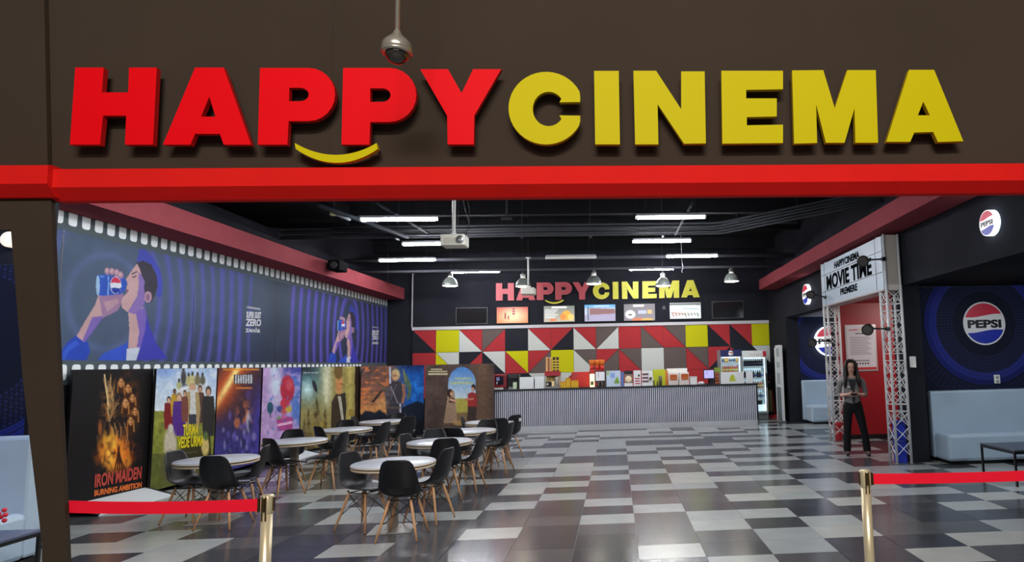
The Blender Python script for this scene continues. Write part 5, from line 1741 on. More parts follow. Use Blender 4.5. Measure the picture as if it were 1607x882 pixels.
monitor('black framed till monitor with a grey screen near the middle of the bar counter', 933.5, 582, 950, 599, mat('grey screen', (196, 194, 200), .3, emit=.55), .12)
monitor('black framed till monitor with a lilac screen toward the right of the bar counter', 1104, 579.5, 1121, 595, mat('lilac screen', (176, 170, 226), .3, emit=.75), 0)
# display cards along the counter


def card(name, label, x0, y0, x1, y1, m, yoff=-.08, depth=.012, extra=()):
    t, (a, b, c, d, e, f) = item(name, label, 'display card', x0, y0, x1, y1, depth, YI + yoff)
    MB().box(a, b, c, d, e, f).build('card', m, t)
    MB().box(a + (b - a) * .4, a + (b - a) * .6, d, d + .08, e, e + .12).build('strut', WHITE, t)
    for nm, u0, u1, v0, v1, mm in extra:
        MB().box(a + (b - a) * u0, a + (b - a) * u1, c - .004, c, e + (f - e) * v0, e + (f - e) * v1).build(nm, mm, t)
    return t, (a, b, c, d, e, f)


PALEB = mat('pale blue print', (206, 222, 240), .5)
t, (a, b, c, d, e, f) = card('promo_card', 'pale blue promotion card with a green triangle beside the grey monitor', 951.5, 582, 974, 605, PALEB, extra=(('blue_patch', .28, .6, .55, .85, mat('sky print', (150, 180, 236), .5)), ('green_patch', .02, .22, .72, .98, mat('soft green print', (176, 206, 150), .5))))
m_ = a + (b - a) * .74
MB().prism([(m_ - .08, c - .006, e + .08), (m_ + .08, c - .006, e + .08), (m_ + .01, c - .006, e + .27)], [(m_ - .08, c, e + .08), (m_ + .08, c, e + .08), (m_ + .01, c, e + .27)]).build('green_triangle', mat('leaf green', (130, 176, 60), .5), t)
card('blue_box', 'narrow blue box between promotion card and burger card', 974.5, 584, 979, 603, mat('blue box print', (90, 140, 210), .5), -.04, .10)
t, (a, b, c, d, e, f) = card('burger_card', 'card with a black heading over a round cream picture', 979.5, 582, 993, 604, mat('taupe print', (150, 126, 106), .5), extra=(('black_heading', .0, 1, .78, 1.0, NK), ('white_foot', .0, 1, .0, .2, C_WHITE)))
MB().lathe([(.085, 0), (.08, -.006)], ((a + b) / 2, c - .001, e + (f - e) * .46), 20, axis='y').build('round_picture', mat('cream picture', (250, 232, 196), .5), t)
t, (a, b, c, d, e, f) = card('price_sheet', 'white price sheet with red rows, right of the burger card', 994, 581.5, 1006, 603, C_WHITE, extra=[('red_row', .2, .85, v, v + .07, NRd) for v in (.12, .28, .44)] + [('dark_dot', .62, .84, .6, .74, NK)])
t, (a, b, c, d, e, f) = card('snack_card', 'white card with dark brown stripes and a pale ring', 1007, 581.5, 1024.5, 602.5, C_WHITE, extra=[('brown_stripe', .04, .62, v, v + .13, mat('brown print', (120, 80, 84), .5)) for v in (.22, .45, .68)])
MB().lathe([(.07, 0), (.07, -.006), (.04, -.006), (.04, 0)], (a + (b - a) * .82, c - .001, e + (f - e) * .45), 18, axis='y').build('pale_ring', mat('ivory print', (240, 236, 226), .5), t)
t, (a, b, c, d, e, f) = card('lime_carton', 'large lime yellow carton with an orange side', 1025, 580, 1044.5, 603, C_LIME, -.02, .30)
MB().box(b, b + .06, c, d, e, f - .03).build('orange_side', C_ORG, t)
for xa, xb, ya_, lb in ((1025.5, 1028, 597, 'smallest grey cup before the lime carton'), (1030.5, 1033, 598, 'second grey cup before the lime carton'), (1033.5, 1039.5, 590, 'tall grey tumbler stack before the lime carton')):
    t, (x0, x1, y0, y1, z0, z1) = item('tumbler', lb, 'cup', xa, ya_, xb, 603, .05, YI - .14, 'grey cups before the lime carton')
    rr = (x1 - x0) / 2
    MB().lathe([(rr * .8, 0), (rr, z1 - z0), (rr * .9, z1 - z0)], ((x0 + x1) / 2, y0 + .03, z0), 14).build('cup', mat('grey tumbler', (92, 92, 70), .4), t)
WARM = mat('white enamel', (232, 220, 210), .4)
t, (a, b, c, d, e, f) = card('header_board', 'white header board behind the two snack warmers', 1046, 578.5, 1079, 602, C_WHITE, .16, .02)
for xa, xb, ya_, lb in ((1048.5, 1064, 585.5, 'left white snack warmer with a glowing brown window'), (1066, 1081.5, 584.5, 'right white snack warmer with a glowing brown window')):
    t, (x0, x1, y0, y1, z0, z1) = item('snack_warmer', lb, 'warmer', xa, ya_, xb, 602, .2, YI - .08, 'snack warmers on the bar counter')
    MB().bev(x0, x1, y0, y1, z0, z1, .01).build('housing', WARM, t)
    h = z1 - z0
    MB().bev(x0 + .045, x1 - .02, y0 - .008, y0 + .004, z0 + h * .42, z0 + h * .86, .02).build('window', mat('brown glass', (130, 70, 36), .3, emit=.35, erg=(190, 84, 30)), t)
    MB().box(x0 + .04, x1 - .04, y0 - .02, y0 - .008, z0 + h * .52, z0 + h * .58).build('snack_tray', mat('toasted snacks', (206, 140, 80), .6), t)
t, (x0, x1, y0, y1, z0, z1) = item('box', 'plain white box right of the snack warmers', 'box', 1083, 591, 1094, 601, .16, YI - .04)
MB().bev(x0, x1, y0, y1, z0, z1 - .02, .004).build('body', C_WHITE, t); MB().box(x0 - .004, x1 + .004, y0 - .004, y1 + .004, z1 - .03, z1).build('lid', WHITE, t)
w0, w1 = on(1096, 600, 1, YI), on(1104, 600, 1, YI)
mb = MB(); r = random.Random(5)
for k in range(7): mb.ball((w0[0] + (w1[0] - w0[0]) * (k + .5) / 7, YI + r.uniform(-.03, .03), CZ + .028), (.032, .04, .028 + .012 * (k % 3)), n=9, m=6)
tag(mb.build('cloth', mat('white cloth', (220, 216, 220), .8), loc=((w0[0] + w1[0]) / 2, YI, CZ)), 'crumpled white cloth left of the lilac monitor', 'cloth')
t, (x0, x1, y0, y1, z0, z1) = item('snack_bag_rack', 'orange brown snack rack right of the lilac monitor', 'rack', 1122, 584, 1129.5, 600, .14, YI + .06)
MB().box(x0, x1, y1 - .02, y1, z0, z1).build('back_panel', METAL_BLACK, t)
for q in range(4): MB().bev(x0 + .01, x1 - .01, y0 + .01 * q, y1 - .02, z0 + q * (z1 - z0) / 4 + .004, z0 + (q + .85) * (z1 - z0) / 4, .01).build('snack_bag', mat('orange brown foil', (176, 96, 60), .4), t)
t, (x0, x1, y0, y1, z0, z1) = item('sign_card', 'green sign board above the orange brown snack rack', 'sign', 1121, 577, 1131.5, 600, .02, YI + .24)
MB().box(x0, x1, y0, y1, z1 - .14, z1).build('board', mat('grass green board', (140, 170, 70), .5), t); MB().box((x0 + x1) / 2 - .015, (x0 + x1) / 2 + .015, y0, y1, z0, z1 - .14).build('post', METAL_BLACK, t)

# ================================================================== DRINK FRIDGES
FR_LIGHT = mat('fridge light', (215, 240, 250), .5, emit=3.0)
FR_IN = mat('fridge interior', (210, 222, 226), .5, emit=1.0, erg=(190, 220, 235))  # glow added to the inner surfaces to brighten the fridge inside
SHELF = mat('fridge shelf', (176, 200, 208), .4, emit=.2, erg=(170, 200, 215))  # slight glow added so the shelves look lit
GLASS = bpy.data.materials.new('fridge glass'); GLASS.use_nodes = True
_nt = GLASS.node_tree; _nt.nodes.remove(_nt.nodes['Principled BSDF'])
_mx = _nt.nodes.new('ShaderNodeMixShader'); _tr = _nt.nodes.new('ShaderNodeBsdfTransparent'); _gl = _nt.nodes.new('ShaderNodeBsdfGlossy')
_gl.inputs['Roughness'].default_value = .05; _mx.inputs[0].default_value = .06
_nt.links.new(_tr.outputs[0], _mx.inputs[1]); _nt.links.new(_gl.outputs[0], _mx.inputs[2]); _nt.links.new(_mx.outputs[0], _nt.nodes['Material Output'].inputs[0])
FRB = mat('fridge grey shell', (150, 160, 164), .4, .2)


def bottle_proto():
    t = thing('bottle', 'x', 'bottle', (0, 0, 0))
    return t


BOT = {}
ORD = ('first', 'second', 'third', 'fourth', 'fifth', 'sixth', 'seventh', 'eighth', 'ninth', 'tenth')


def bottle(x, y, z, kind, label, group):
    specs = {'cola': ((34, 26, 30), (40, 48, 78)), 'orange': ((226, 150, 60), (240, 220, 120)), 'pink': ((206, 110, 110), (200, 220, 120)), 'pale': ((170, 190, 190), (60, 90, 160)), 'amber': ((150, 110, 60), (220, 200, 170)), 'white': ((216, 220, 220), (90, 120, 150))}
    if kind not in BOT:
        body, lab = specs[kind]
        a = MB().lathe([(.028, 0), (.031, .012), (.031, .13), (.026, .165), (.012, .205), (.0125, .222)], n=10).build('bottle', mat('drink ' + kind, body, .25))
        l = MB().lathe([(.0318, .05), (.0318, .105)], n=10).build('label_band', mat('band ' + kind, lab, .5))
        c = MB().lathe([(.0135, .222), (.0135, .236)], n=8).build('cap', WHITE)
        BOT[kind] = (a.data, l.data, c.data)
        for o in (a, l, c): bpy.data.objects.remove(o)
    ms = BOT[kind]
    o = bpy.data.objects.new('bottle', ms[0]); COL.objects.link(o); o.location = (x, y, z)
    tag(o, label, 'bottle', group)
    for nm, m in (('label_band', ms[1]), ('cap', ms[2])):
        c = bpy.data.objects.new(nm, m); COL.objects.link(c); c.parent = o


def fridge(label, which, x0, x1, yf, ztop, rows, header, hm):
    yb = yf + .62
    t = thing('drinks_fridge', label, 'fridge', ((x0 + x1) / 2, yf, 0), 'glass door drinks fridges')
    w = .035
    MB().box(x0, x1, yf + .03, yb, 0, .16).build('base', FRB, t)
    MB().box(x0, x0 + w, yf + .03, yb, .16, ztop).build('side_wall', FRB, t)
    MB().box(x1 - w, x1, yf + .03, yb, .16, ztop).build('side_wall', FRB, t)
    MB().box(x0 + w, x1 - w, yb - .03, yb, .16, ztop).build('back_wall', FR_IN, t)
    MB().box(x0 + w, x1 - w, yf + .03, yb - .03, ztop - .05, ztop).build('roof', FRB, t)
    hd = MB().box(x0 + .002, x1 - .002, yf - .004, yf + .03, ztop - .19, ztop).build('header', hm, t)
    if which == 'left':
        MB().lathe([(.075, 0), (.07, -.01)], ((x0 + x1) / 2, yf - .005, ztop - .10), 20, axis='y').build('round_badge', C_WHITE, hd)
        MB().box((x0 + x1) / 2 - .06, (x0 + x1) / 2 + .06, yf - .018, yf - .015, ztop - .085, ztop - .055).build('badge_stripe', NRd, hd)
    else:
        m_ = (x0 + x1) / 2
        for k in range(4): MB().prism([(m_ - .16 + k * .1, yf - .008, ztop - .14), (m_ - .10 + k * .1, yf - .008, ztop - .12), (m_ - .06 + k * .1, yf - .008, ztop - .09), (m_ - .12 + k * .1, yf - .008, ztop - .11)],
                                      [(m_ - .16 + k * .1, yf - .004, ztop - .14), (m_ - .10 + k * .1, yf - .004, ztop - .12), (m_ - .06 + k * .1, yf - .004, ztop - .09), (m_ - .12 + k * .1, yf - .004, ztop - .11)]).build('wave_mark', mat('salmon print', (206, 120, 110), .5), hd)
        MB().box(x1 - .10, x1 - .003, yf - .008, yf - .004, ztop - .18, ztop - .02).build('red_corner', NRd, hd)
    dr = MB().box(x0, x0 + .03, yf, yf + .03, .16, ztop - .19).box(x1 - .05, x1, yf, yf + .03, .16, ztop - .19).box(x0 + .03, x1 - .05, yf, yf + .03, .16, .22).build('door', mat('door frame grey', (190, 202, 206), .35, .2), t)
    MB().box(x0 + .03, x1 - .05, yf + .012, yf + .016, .22, ztop - .19).build('pane', GLASS, dr)
    MB().box(x1 - .043, x1 - .02, yf - .03, yf, .9, 1.3).build('handle', METAL_BLACK, dr)
    MB().box(x1 - .062, x1 - .05, yf + .035, yf + .06, .24, ztop - .205).build('light_strip', FR_LIGHT, t)
    MB().box(x0 + .05, x1 - .065, yf + .04, yf + .07, ztop - .225, ztop - .205).build('light_strip', FR_LIGHT, t)
    for zi, kind, n, seen in rows:
        MB().box(x0 + w, x1 - w - .03, yf + .05, yb - .03, zi - .02, zi - .002).build('shelf', SHELF, t)
        MB().box(x0 + w, x1 - w - .03, yf + .045, yf + .05, zi - .05, zi + .012).build('shelf_rail', SHELF, t)
        for i in range(n):
            x = x0 + .085 + (x1 - x0 - .20) * i / (n - 1)
            bottle(x, yf + .12, zi - .002, kind if isinstance(kind, str) else kind[i % len(kind)], '%s %s of the %s drinks fridge' % (ORD[i], seen.replace(' on the', ' from the left on the').replace(' low', ' from the left on the low shelf'), which), 'bottles in the %s drinks fridge, %s' % (which, seen))
    return t


fx1, fx0 = on(1206.5, 656, 1, 18.12)[0], on(1167, 656, 1, 18.12)[0]
z_t = on(1190, 550, 1, 18.12)[2]
zpix = lambda y: on(1188, y, 1, 18.2)[2]
fridge('tall drinks fridge with pale header and red corner, right of the pair behind the bar', 'right', fx0 + .02, fx1, 18.12, z_t,
       [(zpix(575), 'cola', 10, 'dark bottle on the top shelf'), (zpix(593), ['cola', 'cola', 'pale'], 9, 'dark bottle on the second shelf'), (zpix(609.5), ['amber', 'pink', 'amber'], 9, 'brown bottle on the third shelf'), (zpix(625.5), ['white', 'pale'], 9, 'pale bottle on the fourth shelf')],
       'pale', mat('fridge header grey', (200, 206, 206), .4, emit=.2))
t = thing('drink_carton', 'dark crate of drinks at the bottom of the right drinks fridge', 'crate', ((fx0 + fx1) / 2, 18.3, zpix(639)))
MB().box(fx0 + .08, fx1 - .14, 18.22, 18.5, .40, zpix(628)).build('crate', mat('dark crate', (70, 80, 84), .5), t)
for q in range(5): MB().box(fx0 + .10 + q * .09, fx0 + .15 + q * .09, 18.214, 18.22, .44, zpix(630)).build('slot', METAL_BLACK, t)
MB().box(fx0 + .055, fx1 - .05, 18.2, 18.7, .16, .40).build('bottom_tray', FR_IN, bpy.data.objects['drinks_fridge'])
lx0 = on(1132, 600, 1, 18.12)[0]
z_l = on(1150, 549, 1, 18.12)[2]
fridge('drinks fridge with a navy header, left of the pair behind the bar', 'left', lx0, fx0, 18.12, z_l,
       [(zpix(568.5), ['pale', 'orange', 'orange', 'white', 'white'], 7, 'bottle on the top shelf'), (zpix(583.5), ['orange', 'pink', 'pink', 'pink'], 8, 'bright bottle on the second shelf'), (1.0, 'pale', 4, 'pale bottle low')],
       'navy', mat('fridge header navy', (34, 40, 84), .4, emit=.15))
# waste carton and stand panel by the right end of the rear wall
a, b = np.array([4.32, 18.45, on(1209, 612, 1, 18.45)[2]]), np.array([4.48, 18.45, 0])
t = thing('cardboard_bin', 'olive cardboard bin standing beside the right fridge', 'bin', ((a[0] + b[0]) / 2, 18.6, 0))
MB().bev(a[0], b[0], 18.45, 18.8, .18, a[2], .006).build('body', mat('olive cardboard', (130, 124, 70), .6), t)
MB().box(a[0], b[0], 18.45, 18.8, 0, .18).build('base', METAL_BLACK, t)
t = thing('dark_bag', 'black bag stacked on the olive cardboard bin', 'bag', ((a[0] + b[0]) / 2, 18.62, a[2]))
MB().bev(a[0] - .01, b[0] + .05, 18.48, 18.8, a[2], a[2] + .34, .06).build('body', mat('black bag vinyl', (20, 20, 22), .35), t)
MB().box(a[0] + .05, b[0] - .03, 18.474, 18.48, a[2] + .2, a[2] + .26).build('patch', mat('tan patch', (150, 120, 90), .5), t)
t = thing('broom', 'red handled broom leaning beside the olive cardboard bin', 'broom', (b[0] + .08, 18.4, 0))
MB().tube((b[0] + .05, 18.40, .08), (b[0] + .085, 18.92, 1.2), .014, n=8).build('handle', mat('broom red', (190, 30, 44), .4), t)
MB().bev(b[0] - .13, b[0] + .11, 18.34, 18.42, 0, .08, .01).build('brush', mat('broom red', (190, 30, 44), .4), t)
p0, p1 = on(1236, 664, 2, 0), on(1246, 663, 2, 0)
t = thing('info_totem', 'slim standing panel, white above and grey below, by the dark right wall', 'stand', (4.53, 17.3, 0))
MB().box(4.42, 4.46, 17.10, 17.62, .03, .92).build('lower_panel', mat('totem grey', (96, 104, 106), .5), t)
MB().box(4.42, 4.46, 17.10, 17.62, .92, 2.06).build('upper_panel', mat('totem white', (200, 206, 204), .5), t)
MB().box(4.405, 4.475, 17.62, 17.66, .0, 2.0).box(4.405, 4.475, 17.06, 17.10, 0, 2.05).build('frame', mat('totem frame', (210, 212, 210), .4), t)
mb = MB()
for z0, z1 in ((1.75, 1.98), (1.45, 1.6), (1.0, 1.3)): mb.box(4.416, 4.42, 17.2, 17.5, z0, z1)
mb.build('print_block', mat('totem print', (150, 160, 160), .5), t)
MB().box(4.38, 4.50, 17.04, 17.68, 0, .03).build('foot', STEEL, t)

# ================================================================== CEILING: TUBES, PENDANTS, PIPES
TUBE = mat('fluorescent tube', (246, 247, 255), .4, emit=180.0)
TUBE_OFF = mat('unlit tube', (214, 214, 204), .4)
HOUS = mat('batten housing', (150, 152, 156), .5)
ZL = 4.22
tubes = [(565, 344.5, 686, 344, 'long lit tube light nearest the entrance, left'), (631, 383.5, 734, 382, 'lit tube light passing behind the white projector'), (594, 409, 683, 407.5, 'lit tube light above the left red beam end'),
         (707, 427, 784, 426, 'small lit tube light far back, above the leftmost pendant lamp'), (998, 341.5, 1108, 340.5, 'long lit tube light nearest the entrance, right'), (993, 379, 1085, 378, 'lit tube light below the nearest one on the right'),
         (1046, 402.5, 1127, 401.5, 'lit tube light farther right, hung near the dangling wire'), (987, 423, 1058, 421.5, 'small lit tube light far back, above the fourth pendant lamp'), (856, 405, 936, 403.5, 'unlit pale tube light in the middle of the ceiling')]
for i, (x0, y0, x1, y1, lb) in enumerate(tubes):
    w = on((x0 + x1) / 2, (y0 + y1) / 2, 2, ZL)
    yy = w[1]
    a, b = on(x0, (y0 + y1) / 2, 1, yy), on(x1, (y0 + y1) / 2, 1, yy)
    L_ = min(b[0] - a[0], 1.5)
    cx = (a[0] + b[0]) / 2
    t = thing('tube_light', lb, 'light', (cx, yy, ZL), 'tube lights under the hall ceiling')
    MB().tube((cx - L_ / 2, yy, ZL), (cx + L_ / 2, yy, ZL), .030, n=12).build('tube', TUBE if i < 8 else TUBE_OFF, t)
    MB().box(cx - L_ / 2 + .01, cx + L_ / 2 - .01, yy - .05, yy + .05, ZL + .022, ZL + .06).build('housing', HOUS, t)
    for s in (-1, 1):
        MB().lathe([(.032, 0), (.032, .03)], (cx + s * (L_ / 2 - (0 if s < 0 else .0)) - (.03 if s > 0 else 0), yy, ZL), 10, axis='x').build('end_cap', WHITE, t)
        MB().tube((cx + s * L_ * .35, yy, ZL + .06), (cx + s * L_ * .35, yy, ZC), .003, n=5).build('suspension_wire', METAL_BLACK, t)

PEND = mat('pendant grey green aluminium', (118, 124, 118), .4, .2)
BULB = mat('pendant bulb', (255, 246, 222), .4, emit=40.0)
for i, (x, y) in enumerate(((706.5, 440), (821, 441), (932, 437), (1040.5, 440), (1148, 433))):
    yy = 16.7
    w = on(x, y + 9, 1, yy)
    t = thing('pendant_lamp', 'grey dome pendant lamp over the bar, %s of five' % ('leftmost', 'second from left', 'middle one', 'fourth from left', 'rightmost')[i], 'lamp', w, 'pendant lamps over the bar')
    MB().lathe([(.200, .0), (.205, .012), (.190, .075), (.155, .15), (.105, .205), (.075, .225), (.07, .222), (.10, .198), (.148, .145), (.182, .072), (.196, .012), (.200, .0)], w, 24, caps=False).build('shade', PEND, t)
    MB().lathe([(.06, .215), (.064, .235), (.064, .33), (.05, .345)], w, 14).build('socket_housing', mat('pale lamp housing', (190, 192, 188), .4, .3), t)
    MB().lathe([(.185, .012), (.180, .006), (.05, .004)], w, 24).build('diffuser', BULB, t)
    MB().lathe([(.03, .345), (.03, .37), (.012, .40)], w, 10).build('hook', STEEL, t)
    MB().tube((w[0], w[1], w[2] + .39), (w[0], w[1], ZC), .006, n=6).build('cord', METAL_BLACK, t)

# conduit bundle across the hall, bending towards the entrance on the right
yb = 12.95
for k in range(5):
    z = 4.30 + .055 * (4 - k)
    xb = 2.05 + .02 * k
    tag(MB().path([(XL + .02, yb + .05 * (k % 2), z), (xb, yb + .05 * (k % 2), z), (xb + .16, yb - .06, z), (4.58, 10.4 + .05 * (k % 2), z)], .022, 8).build('conduit', PIPE, loc=(-1, yb, z)),
        'dark conduit of the ceiling bundle, %s from the top' % ('first', 'second', 'third', 'fourth', 'lowest')[k], 'conduit', 'ceiling conduit bundle')
mb = MB()
for x, lb in ((-4.4, 'leftmost'), (-3.2, 'second from left'), (-1.9, 'middle'), (-.5, 'fourth from left'), (1.0, 'rightmost')):
    o = thing('conduit_bracket', 'dark trapeze bracket under the ceiling conduits, %s of five' % lb, 'bracket', (x, yb, 4.27), 'conduit brackets')
    MB().box(x - .02, x + .02, yb - .07, yb + .12, 4.255, 4.278).build('bar', PIPE, o)
    MB().tube((x, yb + .10, 4.278), (x, yb + .10, ZC), .006, n=5).build('threaded_rod', PIPE, o)
for z, y, r_, lb in ((4.34, 16.0, .045, 'long dark sprinkler pipe across the rear of the ceiling, upper'), (4.10, 16.3, .035, 'long dark pipe across the rear of the ceiling, lower')):
    tag(MB().tube((XL + .02, y, z), (4.58, y, z), r_, n=10).build('ceiling_pipe', PIPE, loc=(-1, y, z)), lb, 'pipe')
vp = [on(x, y, 1, yy) for x, y, yy in ((1128, 366, 13.75), (1136, 352, 13.7), (1156, 347, 13.6), (1252, 348, 13.4))]
t = thing('ventilation_pipe', 'thick dark pipe with a joint crossing above the bent conduits', 'pipe', vp[2])
MB().path(vp, .055, 10).build('pipe', PIPE, t)
for q in (vp[2], vp[3]):
    MB().tube(q, (q[0], q[1], ZC), .008, n=6).build('hanger_rod', PIPE, t)
MB().path([vp[2] + (vp[3] - vp[2]) * .1, vp[2] + (vp[3] - vp[2]) * .3], .08, 12).build('joint', PIPE, t)
for x0, y0, x1, y1, lb in ((500, 322, 640, 372, 'dark slanting cable tray above the nearest left tube light'), (590, 318, 672, 366, 'thin slanting dark pipe behind the nearest left tube light'), (1088, 315, 1060, 368, 'thin slanting dark pipe beside the nearest right tube light')):
    a, b = on(x0, y0, 1, 10.4), on(x1, y1, 1, 12.8)
    tag(MB().tube(a, b, .04 if 'tray' in lb else .024, n=8).build('slanting_pipe', mat('slate pipe', (34, 37, 42), .9, spec=.1), loc=a), lb, 'pipe')
mb = MB()
w = on(795, 343, 1, 11.4)
t = thing('ceiling_hook', 'dark ceiling bracket hanging near the white projector pole', 'bracket', (w[0], 11.4, w[2]))
MB().box(w[0] - .1, w[0] + .1, 11.37, 11.43, w[2] - .02, w[2] + .02).build('plate', PIPE, t)
MB().tube((w[0], 11.4, w[2]), (w[0], 11.4, ZC), .02, n=6).build('rod', PIPE, t)

tag(MB().box(-6.695, -5.2, 4.2, 12.6, 4.45, 4.87).build('air_duct', mat('black duct paint', (9, 9, 11), .95, spec=.05), loc=(-5.7, 8.7, 4.45)), 'big black air duct running along the ceiling above the left red beam', 'duct')

# ceiling projectors on white poles
PJ = mat('ivory projector plastic', (214, 210, 196), .45)


def projector(label, x, ytop, x0, y0, x1, y1, yy, big):
    a, b = on(x0, y1, 1, yy), on(x1, y0, 1, yy)
    c = on(x, (y0 + y1) / 2, 1, yy)
    t = thing('ceiling_projector', label, 'projector', (c[0], yy, a[2]))
    MB().bev(a[0], b[0], yy - .16, yy + .14, a[2], b[2], .02).build('body', PJ, t)
    zt = ZC if big else on(x, ytop, 1, yy)[2]
    MB().tube((c[0], yy, b[2] + .02), (c[0], yy, zt), .028 if big else .022, n=12).build('pole', WHITE, t)
    MB().lathe([(.05, 0), (.05, .03), (.03, .05)], (c[0], yy, b[2]), 14).build('mount', WHITE, t)
    if big:
        mb = MB()
        for k in range(5): mb.box(a[0] + .05, b[0] - .12, yy - .164, yy - .16, a[2] + .03 + k * .018, a[2] + .038 + k * .018)
        mb.build('vent', mat('vent beige', (176, 168, 150), .5), t)
        MB().lathe([(.05, 0), (.055, -.05), (.045, -.055)], (b[0] - .06, yy - .14, (a[2] + b[2]) / 2), 16, axis='y').build('lens', STEEL, t)
        for s, q in ((.06, .10), (.10, .17)):
            MB().path([(c[0] + s * .6, yy, ZC), (c[0] + s + .04, yy, b[2] + .75), (c[0] + q + .06, yy, b[2] + .42), (b[0] + .03, yy, b[2] + .2), (b[0] - .02, yy, b[2])], .006, 6).build('cable', METAL_BLACK, t)
    else:
        MB().lathe([(.06, 0), (.06, .012)], (c[0], yy, zt), 14).build('ceiling_plate', WHITE, t)
        MB().tube((c[0], yy, zt), (c[0], yy, ZC), .006, n=6).build('rod', METAL_BLACK, t)


projector('ivory projector on a white ceiling pole, nearest the entrance', 712, 310, 695, 370, 733, 388, 9.6, True)
projector('small white device on a short white pole in front of the bar sign letters', 829, 405, 819, 452, 840, 463, 14.5, False)
# dangling wire, emergency lamp, black speaker on the left beam end
w0 = on(1069, 380, 1, 16.2); w1 = on(1070, 428, 1, 16.2)
tag(MB().path([(w0[0], 16.2, ZC), (w0[0], 16.2, 4.3), (w0[0] + .01, 16.2, w1[2] + .25), (w0[0] + .03, 16.2, w1[2] + .12), (w0[0] - .01, 16.2, w1[2] + .05), (w0[0] + .01, 16.2, w1[2])], .007, 6).build('dangling_wire', mat('pale wire', (170, 172, 176), .5), loc=w1), 'pale wire dangling from the ceiling left of the rightmost pendant lamp', 'wire')
w = on(524, 333, 1, 11.0)
t = thing('ceiling_floodlight', 'small cream floodlight on the dark ceiling above the left beam', 'light', (w[0], 11.0, w[2]))
MB().bev(w[0] - .05, w[0] + .04, 10.95, 11.05, w[2] - .06, w[2] + .04, .01).build('body', mat('cream lamp body', (206, 196, 160), .5), t)
MB().tube((w[0], 11.0, w[2] + .04), (w[0], 11.0, ZC), .012, n=6).build('rod', METAL_BLACK, t)
MB().path([(w[0] + .05, 11, w[2] - .04), (w[0] + .14, 11.05, w[2] - .07), (w[0] + .24, 11.1, w[2] - .12)], [.03, .035, .02], 8).build('lamp_head', mat('grey lamp head', (130, 134, 140), .4), t)
w = on(528, 418, 0, -5.95)
t = thing('wall_speaker', 'black speaker fixed to the left red beam', 'speaker', (w[0], w[1], w[2]))
MB().bev(-6.05, -5.80, w[1] - .22, w[1] + .22, w[2] - .11, w[2] + .11, .03).build('cabinet', mat('matt black speaker', (14, 14, 15), .95, spec=.05), t)
MB().box(-6.13, -6.05, w[1] - .05, w[1] + .05, w[2] - .04, w[2] + .04).build('bracket', METAL_BLACK, t)
MB().lathe([(.08, 0), (.06, -.01), (.02, -.004)], (-5.92, w[1] - .22, w[2]), 16, axis='y').build('cone', mat('speaker cone', (46, 46, 48), .6), t)

# ================================================================== THE STANDING WOMAN
SKIN = mat('skin', (206, 160, 138), .5, spec=.3)
JACK = mat('grey cardigan', (128, 126, 126), .8, spec=.2, var=.08, scale=40)
TROU = mat('black trousers', (20, 20, 23), .7, spec=.2)
HAIR = mat('dark brown hair', (26, 18, 16), .5, spec=.4)
SHOE = mat('black shoe leather', (16, 15, 15), .4)


def skin_mesh(name, verts, edges, radii, m, parent, root=0, sub=2):
    me = bpy.data.meshes.new(name)
    me.from_pydata(verts, edges, [])
    o = bpy.data.objects.new(name, me)
    COL.objects.link(o)
    s = o.modifiers.new('skin', 'SKIN')
    s.use_smooth_shade = True
    for i, r in enumerate(radii):
        me.skin_vertices[0].data[i].radius = r if hasattr(r, '__len__') else (r, r)
        me.skin_vertices[0].data[i].use_root = (i == root)
    q = o.modifiers.new('sub', 'SUBSURF'); q.levels = sub; q.render_levels = sub
    dg = bpy.context.evaluated_depsgraph_get(); dg.update()
    out = bpy.data.meshes.new_from_object(o.evaluated_get(dg))
    bpy.data.objects.remove(o)
    out.name = name
    out.materials.clear(); out.materials.append(m)
    for p_ in out.polygons: p_.use_smooth = True
    r_ = bpy.data.objects.new(name, out); COL.objects.link(r_)
    if parent: r_.parent = parent
    return r_


def chain(V, E, R_, pts, start=None):
    prev = start
    for (x, y, z), r in pts:
        V.append((x, y, z)); R_.append(r)
        if prev is not None: E.append((prev, len(V) - 1))
        prev = len(V) - 1
    return prev


wx, wy = 4.03, 10.86
wom = thing('person', 'person with long dark hair in grey cardigan and black trousers, looking down at hands', 'person', (0, 0, 0))
